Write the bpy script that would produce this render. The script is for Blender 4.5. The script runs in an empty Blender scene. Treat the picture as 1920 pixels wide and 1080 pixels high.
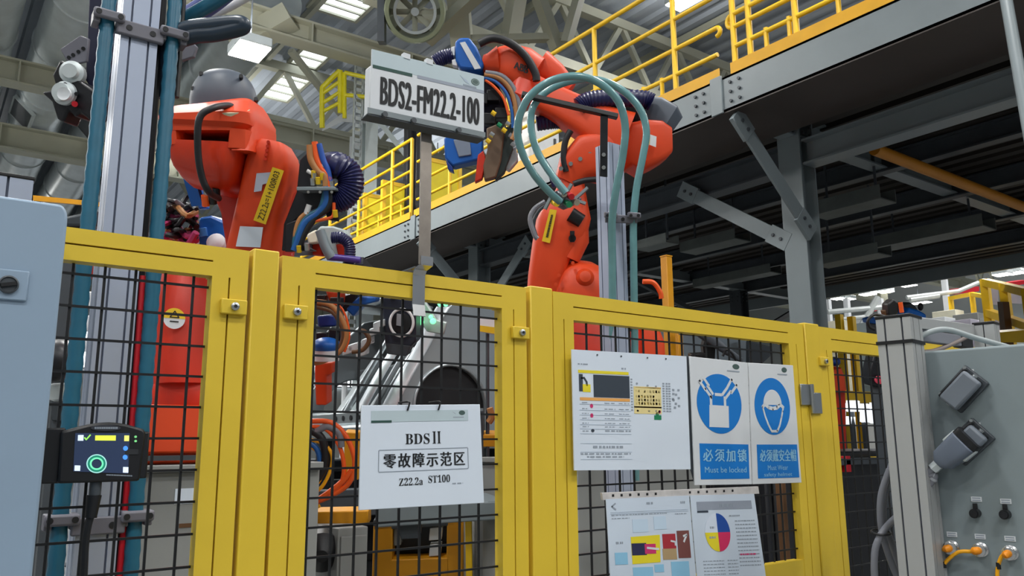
import bpy, bmesh, math, random
from mathutils import Vector, Matrix
random.seed(7)
SC = bpy.context.scene
COL = SC.collection
pi = math.pi

# ------------------------------------------------------------------ camera
# world axes: X runs along the yellow fence, Y goes through it, Z up; camera 1.64 m above the floor
FPX, PITCH, ROLL, YAW = 1515.25, math.radians(10.772), math.radians(-0.405), math.radians(36.419)
CAM = Vector((0, 0, 1.64))
FW = Vector((math.sin(YAW)*math.cos(PITCH), math.cos(YAW)*math.cos(PITCH), math.sin(PITCH)))
_r0 = Vector((math.cos(YAW), -math.sin(YAW), 0)); _u0 = _r0.cross(FW)
RT = math.cos(ROLL)*_r0 + math.sin(ROLL)*_u0
UP = -math.sin(ROLL)*_r0 + math.cos(ROLL)*_u0
cd = bpy.data.cameras.new('camera'); cam = bpy.data.objects.new('camera', cd); COL.objects.link(cam)
cd.sensor_width = 36; cd.lens = FPX/1920*36; cd.clip_start = .05; cd.clip_end = 300
cam.matrix_world = Matrix(((RT.x, UP.x, -FW.x, CAM.x), (RT.y, UP.y, -FW.y, CAM.y), (RT.z, UP.z, -FW.z, CAM.z), (0, 0, 0, 1)))
SC.camera = cam

# ------------------------------------------------------------------ light
SC.view_settings.view_transform = 'Standard'
SC.view_settings.look = 'None'
SC.view_settings.exposure = 0.0
SC.view_settings.gamma = 1.0
wd = bpy.data.worlds.new('hall_ambient_fill'); SC.world = wd; wd.use_nodes = True
wd.node_tree.nodes['Background'].inputs[0].default_value = (0.80, 0.90, 1.0, 1)   # even ambient fill added in place of light from the rest of the hall
wd.node_tree.nodes['Background'].inputs[1].default_value = 0.22
LAMP_W = 190.0        # each high bay lamp (lights are made by the lamp builder below)
ADDED_LAMP_SPOTS = [(x, y) for y in (-9, -3.5, 2) for x in (-7, -1, 5, 11)] + [(-5, 8), (1, 8), (-6, 14), (5.2, 20), (12, 20), (20, 4), (21, 9), (26, 7), (27, 14), (33, 10), (33, 19), (40, 9), (40, 20), (24, 1), (31, 1), (-2, 13.5), (-1.4, 18.5), (-4, 20), (-2, 26), (1, 33)]  # lamps added to light the fence, the roof and the far hall

# ------------------------------------------------------------------ helpers: picture -> place
def ray(px, py): return FW + RT*((px-960)/FPX) - UP*((py-540)/FPX)
def P(px, py, d): return CAM + ray(px, py)*d
def onX(px, py, X): r = ray(px, py); return CAM + r*(X/r.x)
def onY(px, py, Y): r = ray(px, py); return CAM + r*(Y/r.y)
def onZ(px, py, Z): r = ray(px, py); return CAM + r*((Z-CAM.z)/r.z)
def onPlane(px, py, o, n): r = ray(px, py); return CAM + r*((o-CAM).dot(n)/r.dot(n))

# ------------------------------------------------------------------ materials
def lin(c):
    return tuple(((v/255)/12.92 if v/255 <= .04045 else ((v/255+.055)/1.055)**2.4) for v in c)
MT = {}
def M(name, rgb, rough=.5, metal=0., var=.06, scale=6., bump=0., emit=0., coat=0., alpha=1., trans=0.):
    if name in MT: return MT[name]
    m = bpy.data.materials.new(name); m.use_nodes = True
    nt = m.node_tree; b = nt.nodes['Principled BSDF']
    c = lin(rgb)
    b.inputs['Roughness'].default_value = rough; b.inputs['Metallic'].default_value = metal
    b.inputs['Base Color'].default_value = (*c, 1)
    b.inputs['Coat Weight'].default_value = coat
    b.inputs['Alpha'].default_value = alpha
    b.inputs['Transmission Weight'].default_value = trans
    if emit:
        b.inputs['Emission Color'].default_value = (*c, 1); b.inputs['Emission Strength'].default_value = emit
    elif var:
        tc = nt.nodes.new('ShaderNodeTexCoord'); n = nt.nodes.new('ShaderNodeTexNoise')
        n.inputs['Scale'].default_value = scale; n.inputs['Detail'].default_value = 5
        cr = nt.nodes.new('ShaderNodeValToRGB')
        cr.color_ramp.elements[0].position = .3; cr.color_ramp.elements[1].position = .7
        cr.color_ramp.elements[0].color = (*[v*(1-var) for v in c], 1)
        cr.color_ramp.elements[1].color = (*[min(1, v*(1+var)) for v in c], 1)
        nt.links.new(tc.outputs['Object'], n.inputs['Vector']); nt.links.new(n.outputs['Fac'], cr.inputs['Fac'])
        nt.links.new(cr.outputs['Color'], b.inputs['Base Color'])
        if bump:
            bp = nt.nodes.new('ShaderNodeBump'); bp.inputs['Strength'].default_value = bump; bp.inputs['Distance'].default_value = .01
            nt.links.new(n.outputs['Fac'], bp.inputs['Height']); nt.links.new(bp.outputs['Normal'], b.inputs['Normal'])
    MT[name] = m
    return m
YEL = M('fence_yellow_paint', (220, 188, 52), .42, var=.04)
YELR = M('railing_yellow_paint', (246, 198, 20), .4)
YELD = M('machine_yellow_paint', (206, 142, 12), .5)
YELB = M('bright_yellow_panel', (245, 222, 30), .5)
ORG = M('robot_orange_paint', (216, 66, 18), .5, coat=.0, var=.05, scale=3)
REDO = M('dark_orange_paint', (196, 44, 18), .45, var=.15, scale=4)  # darker orange, uneven in tone
CAB = M('pale_blue_grey_enamel', (140, 161, 182), .42, var=.02)
BOXG = M('grey_box_enamel', (126, 138, 142), .5, var=.03)
ALU = M('anodised_aluminium', (164, 174, 194), .4, metal=.3, var=.02)
ALU2 = M('right_post_aluminium', (172, 174, 174), .4, metal=.25, var=.02)
ALUD = M('aluminium_slot_shade', (92, 100, 118), .5, metal=.2, var=0)
STEEL = M('painted_steel_grey', (120, 130, 134), .36, var=.05, scale=3)
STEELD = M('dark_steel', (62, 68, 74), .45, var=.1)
BEIGE = M('roof_steel_paint', (178, 178, 160), .55, var=.05, scale=2)
DECK = M('deck_sheet', (46, 42, 38), .6, var=.12, scale=2)
ROOFM = M('roof_sheet', (164, 172, 182), .5, var=.06, scale=2)
GALV = M('galvanised_duct', (196, 204, 206), .36, metal=.3, var=.08, scale=3)
CHROME = M('bright_steel', (205, 205, 205), .22, metal=1., var=.03)
BOLT = M('zinc_bolt', (180, 184, 186), .28, metal=.9, var=.05)
BLACK = M('black_plastic', (17, 18, 22), .42, var=0)
BLACKM = M('black_anodised', (28, 29, 34), .4, metal=.2, var=.05)
RUB = M('black_rubber', (20, 21, 26), .5, var=.05)
CHAR = M('charcoal_cover', (74, 82, 94), .5, var=.05)
NAVY = M('navy_corrugated_hose', (26, 28, 74), .38, var=.05)
TEAL = M('teal_hose', (34, 98, 124), .36, var=.08, scale=20)
TEALC = M('clear_teal_hose', (100, 146, 150), .22, var=.1, scale=14, coat=.4)
CLAMP = M('grey_clamp_plastic', (104, 104, 114), .5, var=.04)
BLUE = M('gripper_blue_paint', (18, 92, 178), .4, var=.06)
WHITE = M('white_paint', (222, 226, 230), .5, var=.02)
PAPER = M('white_paper', (216, 226, 238), .6, var=.015, scale=3)
PAPER2 = M('sleeve_paper', (206, 218, 232), .35, var=.02, scale=3)
SIGNW = M('sign_board_white', (214, 218, 222), .5, var=.02)
HEAD = M('header_band', (186, 202, 208), .55, var=.05)
HEADD = M('header_band_grey', (150, 158, 172), .55, var=.05)
DGREEN = M('dark_green_ink', (36, 74, 66), .6, var=0)
INK = M('black_ink', (18, 20, 24), .6, var=0)
GINK = M('grey_ink', (150, 160, 172), .6, var=0)
LINK = M('pale_ink', (172, 186, 202), .6, var=0)
SBLUE = M('safety_blue', (0, 118, 202), .5, var=0)
LBLUE = M('light_blue_ink', (142, 196, 226), .6, var=0)
PINK = M('magenta_ink', (206, 50, 110), .6, var=0)
RYEL = M('ink_yellow', (232, 214, 40), .6, var=0)
SAND = M('ink_sand', (232, 214, 150), .6, var=0)
ORI = M('ink_orange', (236, 170, 90), .6, var=0)
DBLUE = M('ink_dark_blue', (28, 76, 160), .6, var=0)
GREEN = M('ink_green', (16, 128, 84), .6, var=0)
SLATE = M('ink_slate', (52, 62, 74), .6, var=0)
BROWNI = M('ink_brown', (120, 70, 66), .6, var=0)
LABY = M('label_yellow', (228, 190, 30), .5, var=0)
CARM = M('bare_car_steel', (176, 184, 188), .3, metal=.75, var=.05, scale=3)
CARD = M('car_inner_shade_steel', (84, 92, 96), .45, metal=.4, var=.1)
PED = M('pedestal_grey', (134, 136, 134), .5, var=.04)
FLOORM = M('concrete_floor', (120, 122, 122), .35, var=.1, scale=.8)
WALLM = M('wall_cladding', (204, 208, 206), .6, var=.04, scale=.6)
LAMPM = M('lamp_lens', (255, 252, 246), .5, emit=14.)
SKYL = M('rooflight_sheet', (240, 248, 255), .5, emit=2.6)
ORC = M('orange_cable', (236, 92, 30), .4, var=0)
YEC = M('yellow_cable', (240, 170, 10), .4, var=0)
BLC = M('blue_cable', (30, 90, 160), .4, var=0)
MAGC = M('magenta_cable', (180, 60, 110), .4, var=0)
GRC = M('grey_cable', (124, 126, 134), .45, var=.04)
TANC = M('tan_cable', (170, 118, 70), .45, var=0)
WHC = M('white_cable', (214, 214, 214), .45, var=0)
REDM = M('red_paint', (190, 20, 36), .45, var=.05)
BROWNM = M('brown_steel', (92, 62, 34), .5, var=.1)

# ------------------------------------------------------------------ mesh builder
class MB:
    def __init__(s): s.v = []; s.f = []
    def add(s, vs, fs):
        o = len(s.v); s.v += [tuple(v) for v in vs]; s.f += [tuple(i+o for i in f) for f in fs]; return s
    def bx(s, x0, x1, y0, y1, z0, z1):
        vs = [(x, y, z) for z in (z0, z1) for y in (y0, y1) for x in (x0, x1)]
        return s.add(vs, [(0, 2, 3, 1), (4, 5, 7, 6), (0, 1, 5, 4), (2, 6, 7, 3), (0, 4, 6, 2), (1, 3, 7, 5)])
    def obox(s, c, ex, ey, ez):            # oriented box, half-extent vectors
        c = Vector(c); vs = [c+a*ex+b*ey+d*ez for d in (-1, 1) for b in (-1, 1) for a in (-1, 1)]
        return s.add(vs, [(0, 2, 3, 1), (4, 5, 7, 6), (0, 1, 5, 4), (2, 6, 7, 3), (0, 4, 6, 2), (1, 3, 7, 5)])
    def bar(s, a, b, w, h, up=(0, 0, 1)):
        a = Vector(a); b = Vector(b); d = (b-a); L = d.length; d.normalize(); up = Vector(up)
        if abs(d.dot(up)) > .98: up = Vector((1, 0, 0))
        x = d.cross(up).normalized(); z = x.cross(d)
        return s.obox((a+b)/2, d*L/2, x*w/2, z*h/2)
    def ring(s, c, ax, by, n, p=2.):
        out = []
        for i in range(n):
            t = 2*pi*i/n; ca, sa = math.cos(t), math.sin(t)
            out.append(c+ax*(math.copysign(abs(ca)**(2/p), ca))+by*(math.copysign(abs(sa)**(2/p), sa)))
        return out
    def loft(s, secs, n=24, p=2., caps=True):
        o = len(s.v)
        for q in secs:
            c, a, b = q[:3]; pp = q[3] if len(q) > 3 else p
            s.v += [tuple(x) for x in s.ring(Vector(c), Vector(a), Vector(b), n, pp)]
        for k in range(len(secs)-1):
            for i in range(n):
                j = (i+1) % n
                s.f.append((o+k*n+i, o+k*n+j, o+(k+1)*n+j, o+(k+1)*n+i))
        if caps:
            s.f.append(tuple(o+i for i in range(n))[::-1]); s.f.append(tuple(o+(len(secs)-1)*n+i for i in range(n)))
        return s
    def axes(s, d):
        d = Vector(d).normalized(); up = Vector((0, 0, 1)) if abs(d.z) < .9 else Vector((1, 0, 0))
        x = d.cross(up).normalized(); return x, x.cross(d).normalized()
    def lathe(s, p0, d, prof, n=24, caps=True):
        d = Vector(d).normalized(); x, y = s.axes(d)
        return s.loft([(Vector(p0)+d*t, x*r, y*r) for t, r in prof], n, 2., caps)
    def cyl(s, a, b, r, r1=None, n=16):
        a = Vector(a); b = Vector(b)
        return s.lathe(a, b-a, [(0, r), ((b-a).length, r if r1 is None else r1)], n)
    def tube(s, pts, r, n=8, smooth=6, closed=False, ribs=0):
        pts = [Vector(p) for p in pts]
        if smooth and len(pts) > 2: pts = spl(pts, smooth, closed)
        o = len(s.v); m = len(pts); nx = None
        for i, p in enumerate(pts):
            a = pts[i-1] if (i > 0 or closed) else p; b = pts[(i+1) % m] if (i < m-1 or closed) else p
            d = (b-a).normalized()
            if nx is None: nx, _ = s.axes(d)
            nx = (nx-d*nx.dot(d)); nx = nx.normalized() if nx.length > 1e-6 else s.axes(d)[0]
            y = nx.cross(d); rr = r*(1.12 if ribs and i % 2 else 1.)
            s.v += [tuple(p+(nx*math.cos(2*pi*k/n)+y*math.sin(2*pi*k/n))*rr) for k in range(n)]
        for i in range(m if closed else m-1):
            j = (i+1) % m
            for k in range(n):
                l = (k+1) % n; s.f.append((o+i*n+k, o+j*n+k, o+j*n+l, o+i*n+l))
        if not closed:
            s.f.append(tuple(o+k for k in range(n))); s.f.append(tuple(o+(m-1)*n+k for k in range(n))[::-1])
        return s
    def prism(s, pts, vec):
        pts = [Vector(p) for p in pts]; vec = Vector(vec); n = len(pts)
        return s.add(pts+[p+vec for p in pts], [tuple(range(n))[::-1], tuple(range(n, 2*n))]+[(i, (i+1) % n, n+(i+1) % n, n+i) for i in range(n)])
    def sphere(s, c, ax, ay, az, n=20, m=12):
        c = Vector(c); secs = []
        for k in range(m+1):
            t = -pi/2+pi*k/m; q = max(math.cos(t), .02)
            secs.append((c+Vector(az)*math.sin(t), Vector(ax)*q, Vector(ay)*q))
        return s.loft(secs, n)
    def build(s, name, mat, parent=None, bevel=0., smooth=True, label=None, kind=None, angle=38):
        me = bpy.data.meshes.new(name); o = Vector((0, 0, 0))
        if parent is not None: o = Vector(parent.get('_o', (0, 0, 0)))
        me.from_pydata([(v[0]-o.x, v[1]-o.y, v[2]-o.z) for v in s.v], [], s.f)
        bm = bmesh.new(); bm.from_mesh(me); bmesh.ops.recalc_face_normals(bm, faces=bm.faces); bm.to_mesh(me); bm.free()
        me.materials.append(mat)
        if smooth:
            for p in me.polygons: p.use_smooth = True
            me.set_sharp_from_angle(angle=math.radians(angle))
        ob = bpy.data.objects.new(name, me); COL.objects.link(ob)
        if parent is not None:
            ob.parent = parent; ob['_o'] = tuple(o)
        if bevel:
            md = ob.modifiers.new('bevel', 'BEVEL'); md.width = bevel; md.segments = 2; md.limit_method = 'ANGLE'; md.angle_limit = math.radians(40)
        if label: ob['label'] = label
        if kind: ob['kind'] = kind
        return ob
def spl(pts, k=6, closed=False):
    n = len(pts); out = []
    g = (lambda i: pts[i % n]) if closed else (lambda i: pts[max(0, min(n-1, i))])
    for i in range(n if closed else n-1):
        a, b, c, d = g(i-1), g(i), g(i+1), g(i+2)
        for j in range(k):
            t = j/k
            out.append(.5*((2*b)+(c-a)*t+(2*a-5*b+4*c-d)*t*t+(3*b-a-3*c+d)*t**3))
    if not closed: out.append(pts[-1])
    return out
def thing(name, label, cat, loc, group=None):
    o = bpy.data.objects.new(name, None); COL.objects.link(o); o.empty_display_size = .1
    o.location = loc; o['_o'] = tuple(loc); o['label'] = label; o['category'] = cat
    if group: o['group'] = group
    return o
def tag(o, label, cat, group=None):
    o['label'] = label; o['category'] = cat
    if group: o['group'] = group
    return o
def struct(o): o['kind'] = 'structure'; return o
def stand(t, p, w=.05, mat=None):
    """a support post from the floor up to p, part of the thing t"""
    p = Vector(p); m = MB().bx(p.x-w/2, p.x+w/2, p.y-w/2, p.y+w/2, 0, p.z).bx(p.x-w*1.6, p.x+w*1.6, p.y-w*1.6, p.y+w*1.6, 0, .02)
    return m.build('support_post', mat or STEELD, t)
def dup(root, delta, label, group=None):
    r = root.copy(); COL.objects.link(r); r.location = root.location+Vector(delta); r['label'] = label
    if group: r['group'] = group
    for ch in list(root.children):
        c = ch.copy(); COL.objects.link(c); c.parent = r
        for g in ch.children:
            d = g.copy(); COL.objects.link(d); d.parent = c
    return r
_tc = {}
def glyphs(body, sp=1.):
    k = (body, sp)
    if k not in _tc:
        c = bpy.data.curves.new('t', 'FONT'); c.body = body; c.size = 1; c.space_character = sp; c.resolution_u = 3; c.fill_mode = 'FRONT'
        o = bpy.data.objects.new('t', c); COL.objects.link(o)
        dg = bpy.context.evaluated_depsgraph_get(); dg.update()
        me = bpy.data.meshes.new_from_object(o.evaluated_get(dg))
        vs = [(v.co.x, v.co.y) for v in me.vertices]; fs = [tuple(p.vertices) for p in me.polygons]
        bpy.data.objects.remove(o); bpy.data.meshes.remove(me); bpy.data.curves.remove(c)
        _tc[k] = (vs, fs)
    return _tc[k]
class Sheet:                 # a flat sheet with its own corners; u to the right, v down (0..1)
    def __init__(s, tl, tr, br, bl):
        s.c = [Vector(q) for q in (tl, tr, br, bl)]
        s.n = (s.c[1]-s.c[0]).cross(s.c[3]-s.c[0]).normalized()
        if s.n.dot(CAM-s.c[0]) < 0: s.n = -s.n
    def pt(s, u, v, k=0.):
        a, b, c, d = s.c
        return a*(1-u)*(1-v)+b*u*(1-v)+c*u*v+d*(1-u)*v+s.n*k
    def poly(s, mb, uv, k=.0008, t=.0004):
        return mb.prism([s.pt(u, v, k) for u, v in uv], -s.n*t)
    def rect(s, mb, u0, v0, u1, v1, k=.0008, t=.0004): return s.poly(mb, [(u0, v0), (u1, v0), (u1, v1), (u0, v1)], k, t)
    def disc(s, mb, u, v, ru, rv, k=.0008, n=28, a0=0, a1=2*pi):
        pts = [(u+ru*math.cos(a0+(a1-a0)*i/n), v+rv*math.sin(a0+(a1-a0)*i/n)) for i in range(n if a1-a0 > 6.2 else n+1)]
        if a1-a0 < 6.2: pts.append((u, v))
        return s.poly(mb, pts, k)
    def annulus(s, mb, u, v, ru, rv, q, k=.0008, n=32):
        o = len(mb.v)
        for i in range(n):
            a = 2*pi*i/n
            for w in (1, q): mb.v.append(tuple(s.pt(u+ru*w*math.cos(a), v+rv*w*math.sin(a), k)))
        for i in range(n): j = (i+1) % n; mb.f.append((o+2*i, o+2*j, o+2*j+1, o+2*i+1))
        return mb
    def line(s, mb, pts, w, k=.0008, asp=1.):     # stroke in u,v with width w (u units), asp = v units per u unit
        for (a, b), (c, d) in zip(pts, pts[1:]):
            dx, dy = (c-a), (d-b)/asp; L = math.hypot(dx, dy) or 1; nx, ny = -dy/L*w/2, dx/L*w/2*asp
            ex, ey = dx/L*w*.3, dy/L*w*.3*asp
            s.poly(mb, [(a+nx-ex, b+ny-ey), (c+nx+ex, d+ny+ey), (c-nx+ex, d-ny+ey), (a-nx-ex, b-ny-ey)], k)
        return mb
    def text(s, mb, body, u0, v0, u1, v1, bold=0., k=.0008, sp=1.):   # fitted to the rectangle (v0 top, v1 base); bold: extra stroke width in u
        vs, fs = glyphs(body, sp)
        x0 = min(v[0] for v in vs); x1 = max(v[0] for v in vs); y0 = min(v[1] for v in vs); y1 = max(v[1] for v in vs)
        for i, e in enumerate((0,) if not bold else (-bold/2, -bold/4, 0, bold/4, bold/2)):
            mb.add([s.pt(u0+e+(x-x0)/(x1-x0)*(u1-u0), v1-(y-y0)/(y1-y0)*(v1-v0), k+i*.00012) for x, y in vs], fs)
        return mb
    def scribble(s, mb, u0, v, u1, h, rnd, k=.0008):       # a line of print too small to read
        u = u0
        while u < u1:
            w = rnd.uniform(.012, .05); w = min(w, u1-u)
            s.rect(mb, u, v, u+w*.82, v+h, k); u += w+.006
        return mb
    def slab(s, t): return MB().prism([s.pt(0, 0), s.pt(1, 0), s.pt(1, 1), s.pt(0, 1)], -s.n*t)
# solids sized in the picture at a true distance d (metres)
def armloft(mb, pts, p=4., n=24):
    """pts: (px, py, distance, half width px, half depth m)"""
    C = [P(a, b, d) for a, b, d, *_ in pts]; secs = []
    for i, q in enumerate(pts):
        t = (C[min(i+1, len(C)-1)]-C[max(i-1, 0)]); ti = Vector((t.dot(RT), t.dot(UP))); ti = ti.normalized() if ti.length > 1e-6 else Vector((1, 0))
        wv = RT*(-ti.y)+UP*ti.x
        secs.append((C[i], wv*(q[3]*q[2]/FPX), FW*q[4], q[5] if len(q) > 5 else p))
    return mb.loft(secs, n)
def outl(mb, pix, d, t): return mb.prism([P(x, y, d) for x, y in pix], FW*t)
def pxl(pts, d): return [P(q[0], q[1], q[2] if len(q) > 2 else d) for q in pts]

# ================================================================== the hall
struct(MB().bx(-16, 46, -16, 46, -.1, 0).build('floor', FLOORM))
m = MB(); n = 0                                             # trapezoidal roof sheet, ribs along Y
xs = []
x = -16.
while x < 46:
    xs += [(x, 10.62), (x+.16, 10.62), (x+.22, 10.55), (x+.38, 10.55), (x+.44, 10.62)]; x += .44
o = len(m.v)
for x, z in xs: m.v += [(x, -16, z), (x, 46, z)]
m.f += [(2*i, 2*i+1, 2*i+3, 2*i+2) for i in range(len(xs)-1)]
struct(m.build('ceiling', ROOFM, smooth=False))
struct(MB().bx(-16, 46, 46, 46.2, 0, 10.6).build('wall_back', WALLM))
struct(MB().bx(46, 46.2, -16, 46, 0, 10.6).build('wall_right', WALLM))
struct(MB().bx(-16.2, -16, -16, 46, 0, 10.6).build('wall_left', WALLM))

# roof lights: bright translucent sheets set in the roof
def rooflight(a, b, c, d, label):
    pts = [onZ(q[0], q[1], 10.53) for q in (a, b, c, d)]
    y0 = min(p.y for p in pts); y1 = max(p.y for p in pts); x0 = min(p.x for p in pts); x1 = max(p.x for p in pts)
    t = thing('rooflight', label, 'roof light', ((x0+x1)/2, (y0+y1)/2, 10.53), 'roof lights over the hall')
    MB().prism([(x0, y0, 10.53), (x1, y0, 10.53), (x1, y1, 10.53), (x0, y1, 10.53)], (0, 0, .015)).build('glazing', SKYL, t)
    f = MB()
    for q in ((x0-.08, x0, y0, y1), (x1, x1+.08, y0, y1), (x0-.08, x1+.08, y0-.08, y0), (x0-.08, x1+.08, y1, y1+.08)): f.bx(*q, 10.48, 10.55)
    for k in range(1, 4): f.bx(x0, x1, y0+(y1-y0)*k/4-.02, y0+(y1-y0)*k/4+.02, 10.49, 10.53)
    f.build('frame', BEIGE, t)
rooflight((575, 85), (640, 72), (600, 118), (560, 118), 'bright roof light above the orange robot, upper of the two')
rooflight((520, 150), (575, 140), (540, 185), (505, 180), 'bright roof light just right of the lit lamp, lower of the two')
rooflight((590, 2), (700, -8), (680, 22), (610, 18), 'bright roof light at the top edge, left of the round duct mouth')
rooflight((955, -60), (1010, -60), (1010, -30), (960, -30), 'roof light hidden above the frame over the trusses')

# I section helper
def ibeam(mb, a, b, w, h, t=.03):
    a = Vector(a); b = Vector(b); z = Vector((0, 0, h/2-t/2))
    mb.bar(a+z, b+z, w, t); mb.bar(a-z, b-z, w, t); mb.bar(a, b, t, h-2*t)
# roof beams running with X, and trusses
def roofbeam(y, z, x0, x1, label, h=.5, w=.3, flat=False):
    t = thing('roof_beam', label, 'roof beam', (x0, y, z), 'roof beams')
    m = MB(); ibeam(m, (x0, y, z), (x1, y, z), w, h, .04); m.build('beam', BEIGE, t)
    s = MB()
    for k in range(int((x1-x0)/2)):
        x = x0+1+2*k; s.bx(x-.015, x+.015, y-w/2, y+w/2, z-h/2+.04, z+h/2-.04)
    s.build('stiffener', BEIGE, t)
    return t
yb = onZ(340, 12, 8.6).y
roofbeam(yb, 8.75, -14, 40, 'long pale green roof beam crossing above the lit lamp and the sign', .42, .34)
yb2 = onZ(20, 150, 8.6).y
roofbeam(yb2, 8.75, -14, 40, 'pale roof beam behind the black camera head, upper of the two at left', .5, .34)
yb3 = onZ(20, 272, 8.6).y
roofbeam(yb3, 8.75, -14, 40, 'pale roof beam low at left, behind the blue hoses', .6, .4)
roofbeam(40, 8.2, -14, 40, 'farthest pale roof beam along the back wall', .9, .4)
def truss(y, label, x0=5.4, x1=44, zb=9.0, zt=10.35, st=1.7):
    t = thing('roof_truss', label, 'roof truss', (x0, y, zb), 'roof trusses')
    MB().bar((x0, y, zt), (x1, y, zt), .2, .2).build('top_chord', BEIGE, t)
    MB().bar((x0, y, zb), (x1, y, zb), .2, .2).build('bottom_chord', BEIGE, t)
    n = int((x1-x0)/st); m = MB()
    for k in range(n):
        a = x0+k*st; 
        m.bar((a, y, zb), (a+st/2, y, zt), .11, .11); m.bar((a+st/2, y, zt), (a+st, y, zb), .11, .11)
    m.build('web', BEIGE, t)
truss(11.4, 'pale roof truss nearest the camera, above the right robot')
truss(17.5, 'pale roof truss behind the long roof beam')
truss(27.0, 'pale roof truss far down the hall')
# the big slanting members seen over the sign: a brace from the roof to the near truss
def roofbrace(a, b, d0, d1, w, label):
    MBx = MB().bar(P(*a, d0), P(*b, d1), w, w*.8); o = MBx.build('roof_brace', BEIGE); tag(o, label, 'roof brace', 'slanting roof braces')
roofbrace((800, 76), (905, -20), 12.6, 12.2, .2, 'slanting pale roof brace directly above the sign board')
roofbrace((868, 100), (858, -20), 13.5, 13.2, .34, 'upright pale roof post behind the blue gripper')
roofbrace((955, 80), (972, -20), 13.4, 13.4, .26, 'upright pale roof post above the orange robot wrist')
roofbrace((1045, 92), (1005, -20), 13.2, 13.2, .2, 'leaning pale roof post left of the railing')
roofbrace((1062, 80), (1090, -20), 13.0, 13.0, .16, 'thin pale roof post farthest right, beside the railing top')
roofbrace((862, 75), (1060, 70), 13.4, 13.2, .14, 'level pale roof tie behind the orange robot wrist')
roofbrace((545, 95), (640, 215), 15.5, 17, .12, 'thin pale roof tie slanting down to the yellow cage')
roofbrace((440, 90), (545, 30), 14, 14, .42, 'broad pale slanting plate beside the lit lamp')
# purlins along Y
def purlin(x, label):
    o = MB().bar((x, -15, 10.42), (x, 45, 10.42), .1, .16).build('roof_purlin', BEIGE); tag(o, label, 'purlin', 'roof purlins')
for x, w in ((-1.5, 'roof purlin above the left cabinet'), (2.2, 'roof purlin over the left robot'), (5.8, 'roof purlin over the sign board'), (9.4, 'roof purlin over the right robot'), (13, 'roof purlin over the platform railing'), (16.6, 'roof purlin beyond the platform')):
    purlin(x, w)
# round galvanised ducts running with Y at the left
def duct(x, z, r, y0, y1, label, grilles=()):
    t = thing('air_duct', label, 'air duct', (x, y0, z), 'air ducts')
    MB().cyl((x, y0, z), (x, y1, z), r, n=40).build('duct', GALV, t)
    k = y0+1
    while k < y1:
        MB().lathe((x, k-.03, z), (0, 1, 0), [(0, r), (.005, r+.03), (.055, r+.03), (.06, r)], 40).build('flange', GALV, t); k += 2.4
    for (px, py) in grilles:
        c = onZ(px, py, z-r*.8); a = Vector((1, 0, 0)); 
        dirn = Vector((c.x-x, 0, c.z-z)).normalized(); cc = Vector((x, c.y, z))+dirn*(r+.01); tn = Vector((0, 1, 0)).cross(dirn)
        g = MB().obox(cc, tn*.26, Vector((0, .55, 0)), dirn*.03).build('grille', STEELD, t)
        q = MB()
        for e in (-1, 1):
            q.obox(cc+tn*.27*e, tn*.02, Vector((0, .57, 0)), dirn*.04); q.obox(cc+Vector((0, .56*e, 0)), tn*.28, Vector((0, .02, 0)), dirn*.04)
        q.build('grille_frame', GALV, g)
zd = 9.66
for (dx_, dy_), lab, gr in (((1.75, 9.5), 'galvanised duct far left with a dark grille, behind the black camera head', [(38, 215)]),
                          ((3.15, 12.5), 'galvanised duct with a dark grille just left of the blue hose', [(160, 238)]),
                          ((.35, 9.5), 'galvanised duct at the left edge of the photo', []),
                          ((4.55, 13.5), 'bright galvanised duct left of the orange robot block', [])):
    duct(dx_, zd, .56, dy_, 44, lab, gr)
# round duct mouth at the top centre
c = P(778, 22, 11.5); t = thing('duct_mouth', 'round duct mouth with a pale ring at the top, above the sign board', 'air duct', c)
dv = (c-CAM).normalized()
MB().lathe(c, dv, [(1.4, .34), (.3, .35), (0, .37), (.0, .42), (.06, .44), (.14, .42), (.5, .4), (1.4, .4)], 40, caps=False).build('duct_collar', M('duct_mouth_steel', (150, 158, 130), .4, metal=.5), t)
MB().lathe(c+dv*.12, dv, [(0, .27), (0, .31), (.12, .3), (.12, .27), (0, .27)], 40, caps=False).build('inner_ring', GALV, t)
m = MB()
for a in range(8):
    v = RT*math.cos(a*pi/4)+UP*math.sin(a*pi/4); m.obox(c+dv*.3+v*.2, v*.16, v.cross(dv)*.04+dv*.03, dv*.004)
m.build('damper_blade', BEIGE, t)
MB().cyl(c+dv*.24, c+dv*.36, .06).build('hub', GALV, t)
MB().obox(P(716, 22, 11.6), RT*.05, UP*.45, FW*.1).build('bracket', STEELD, t)

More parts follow.
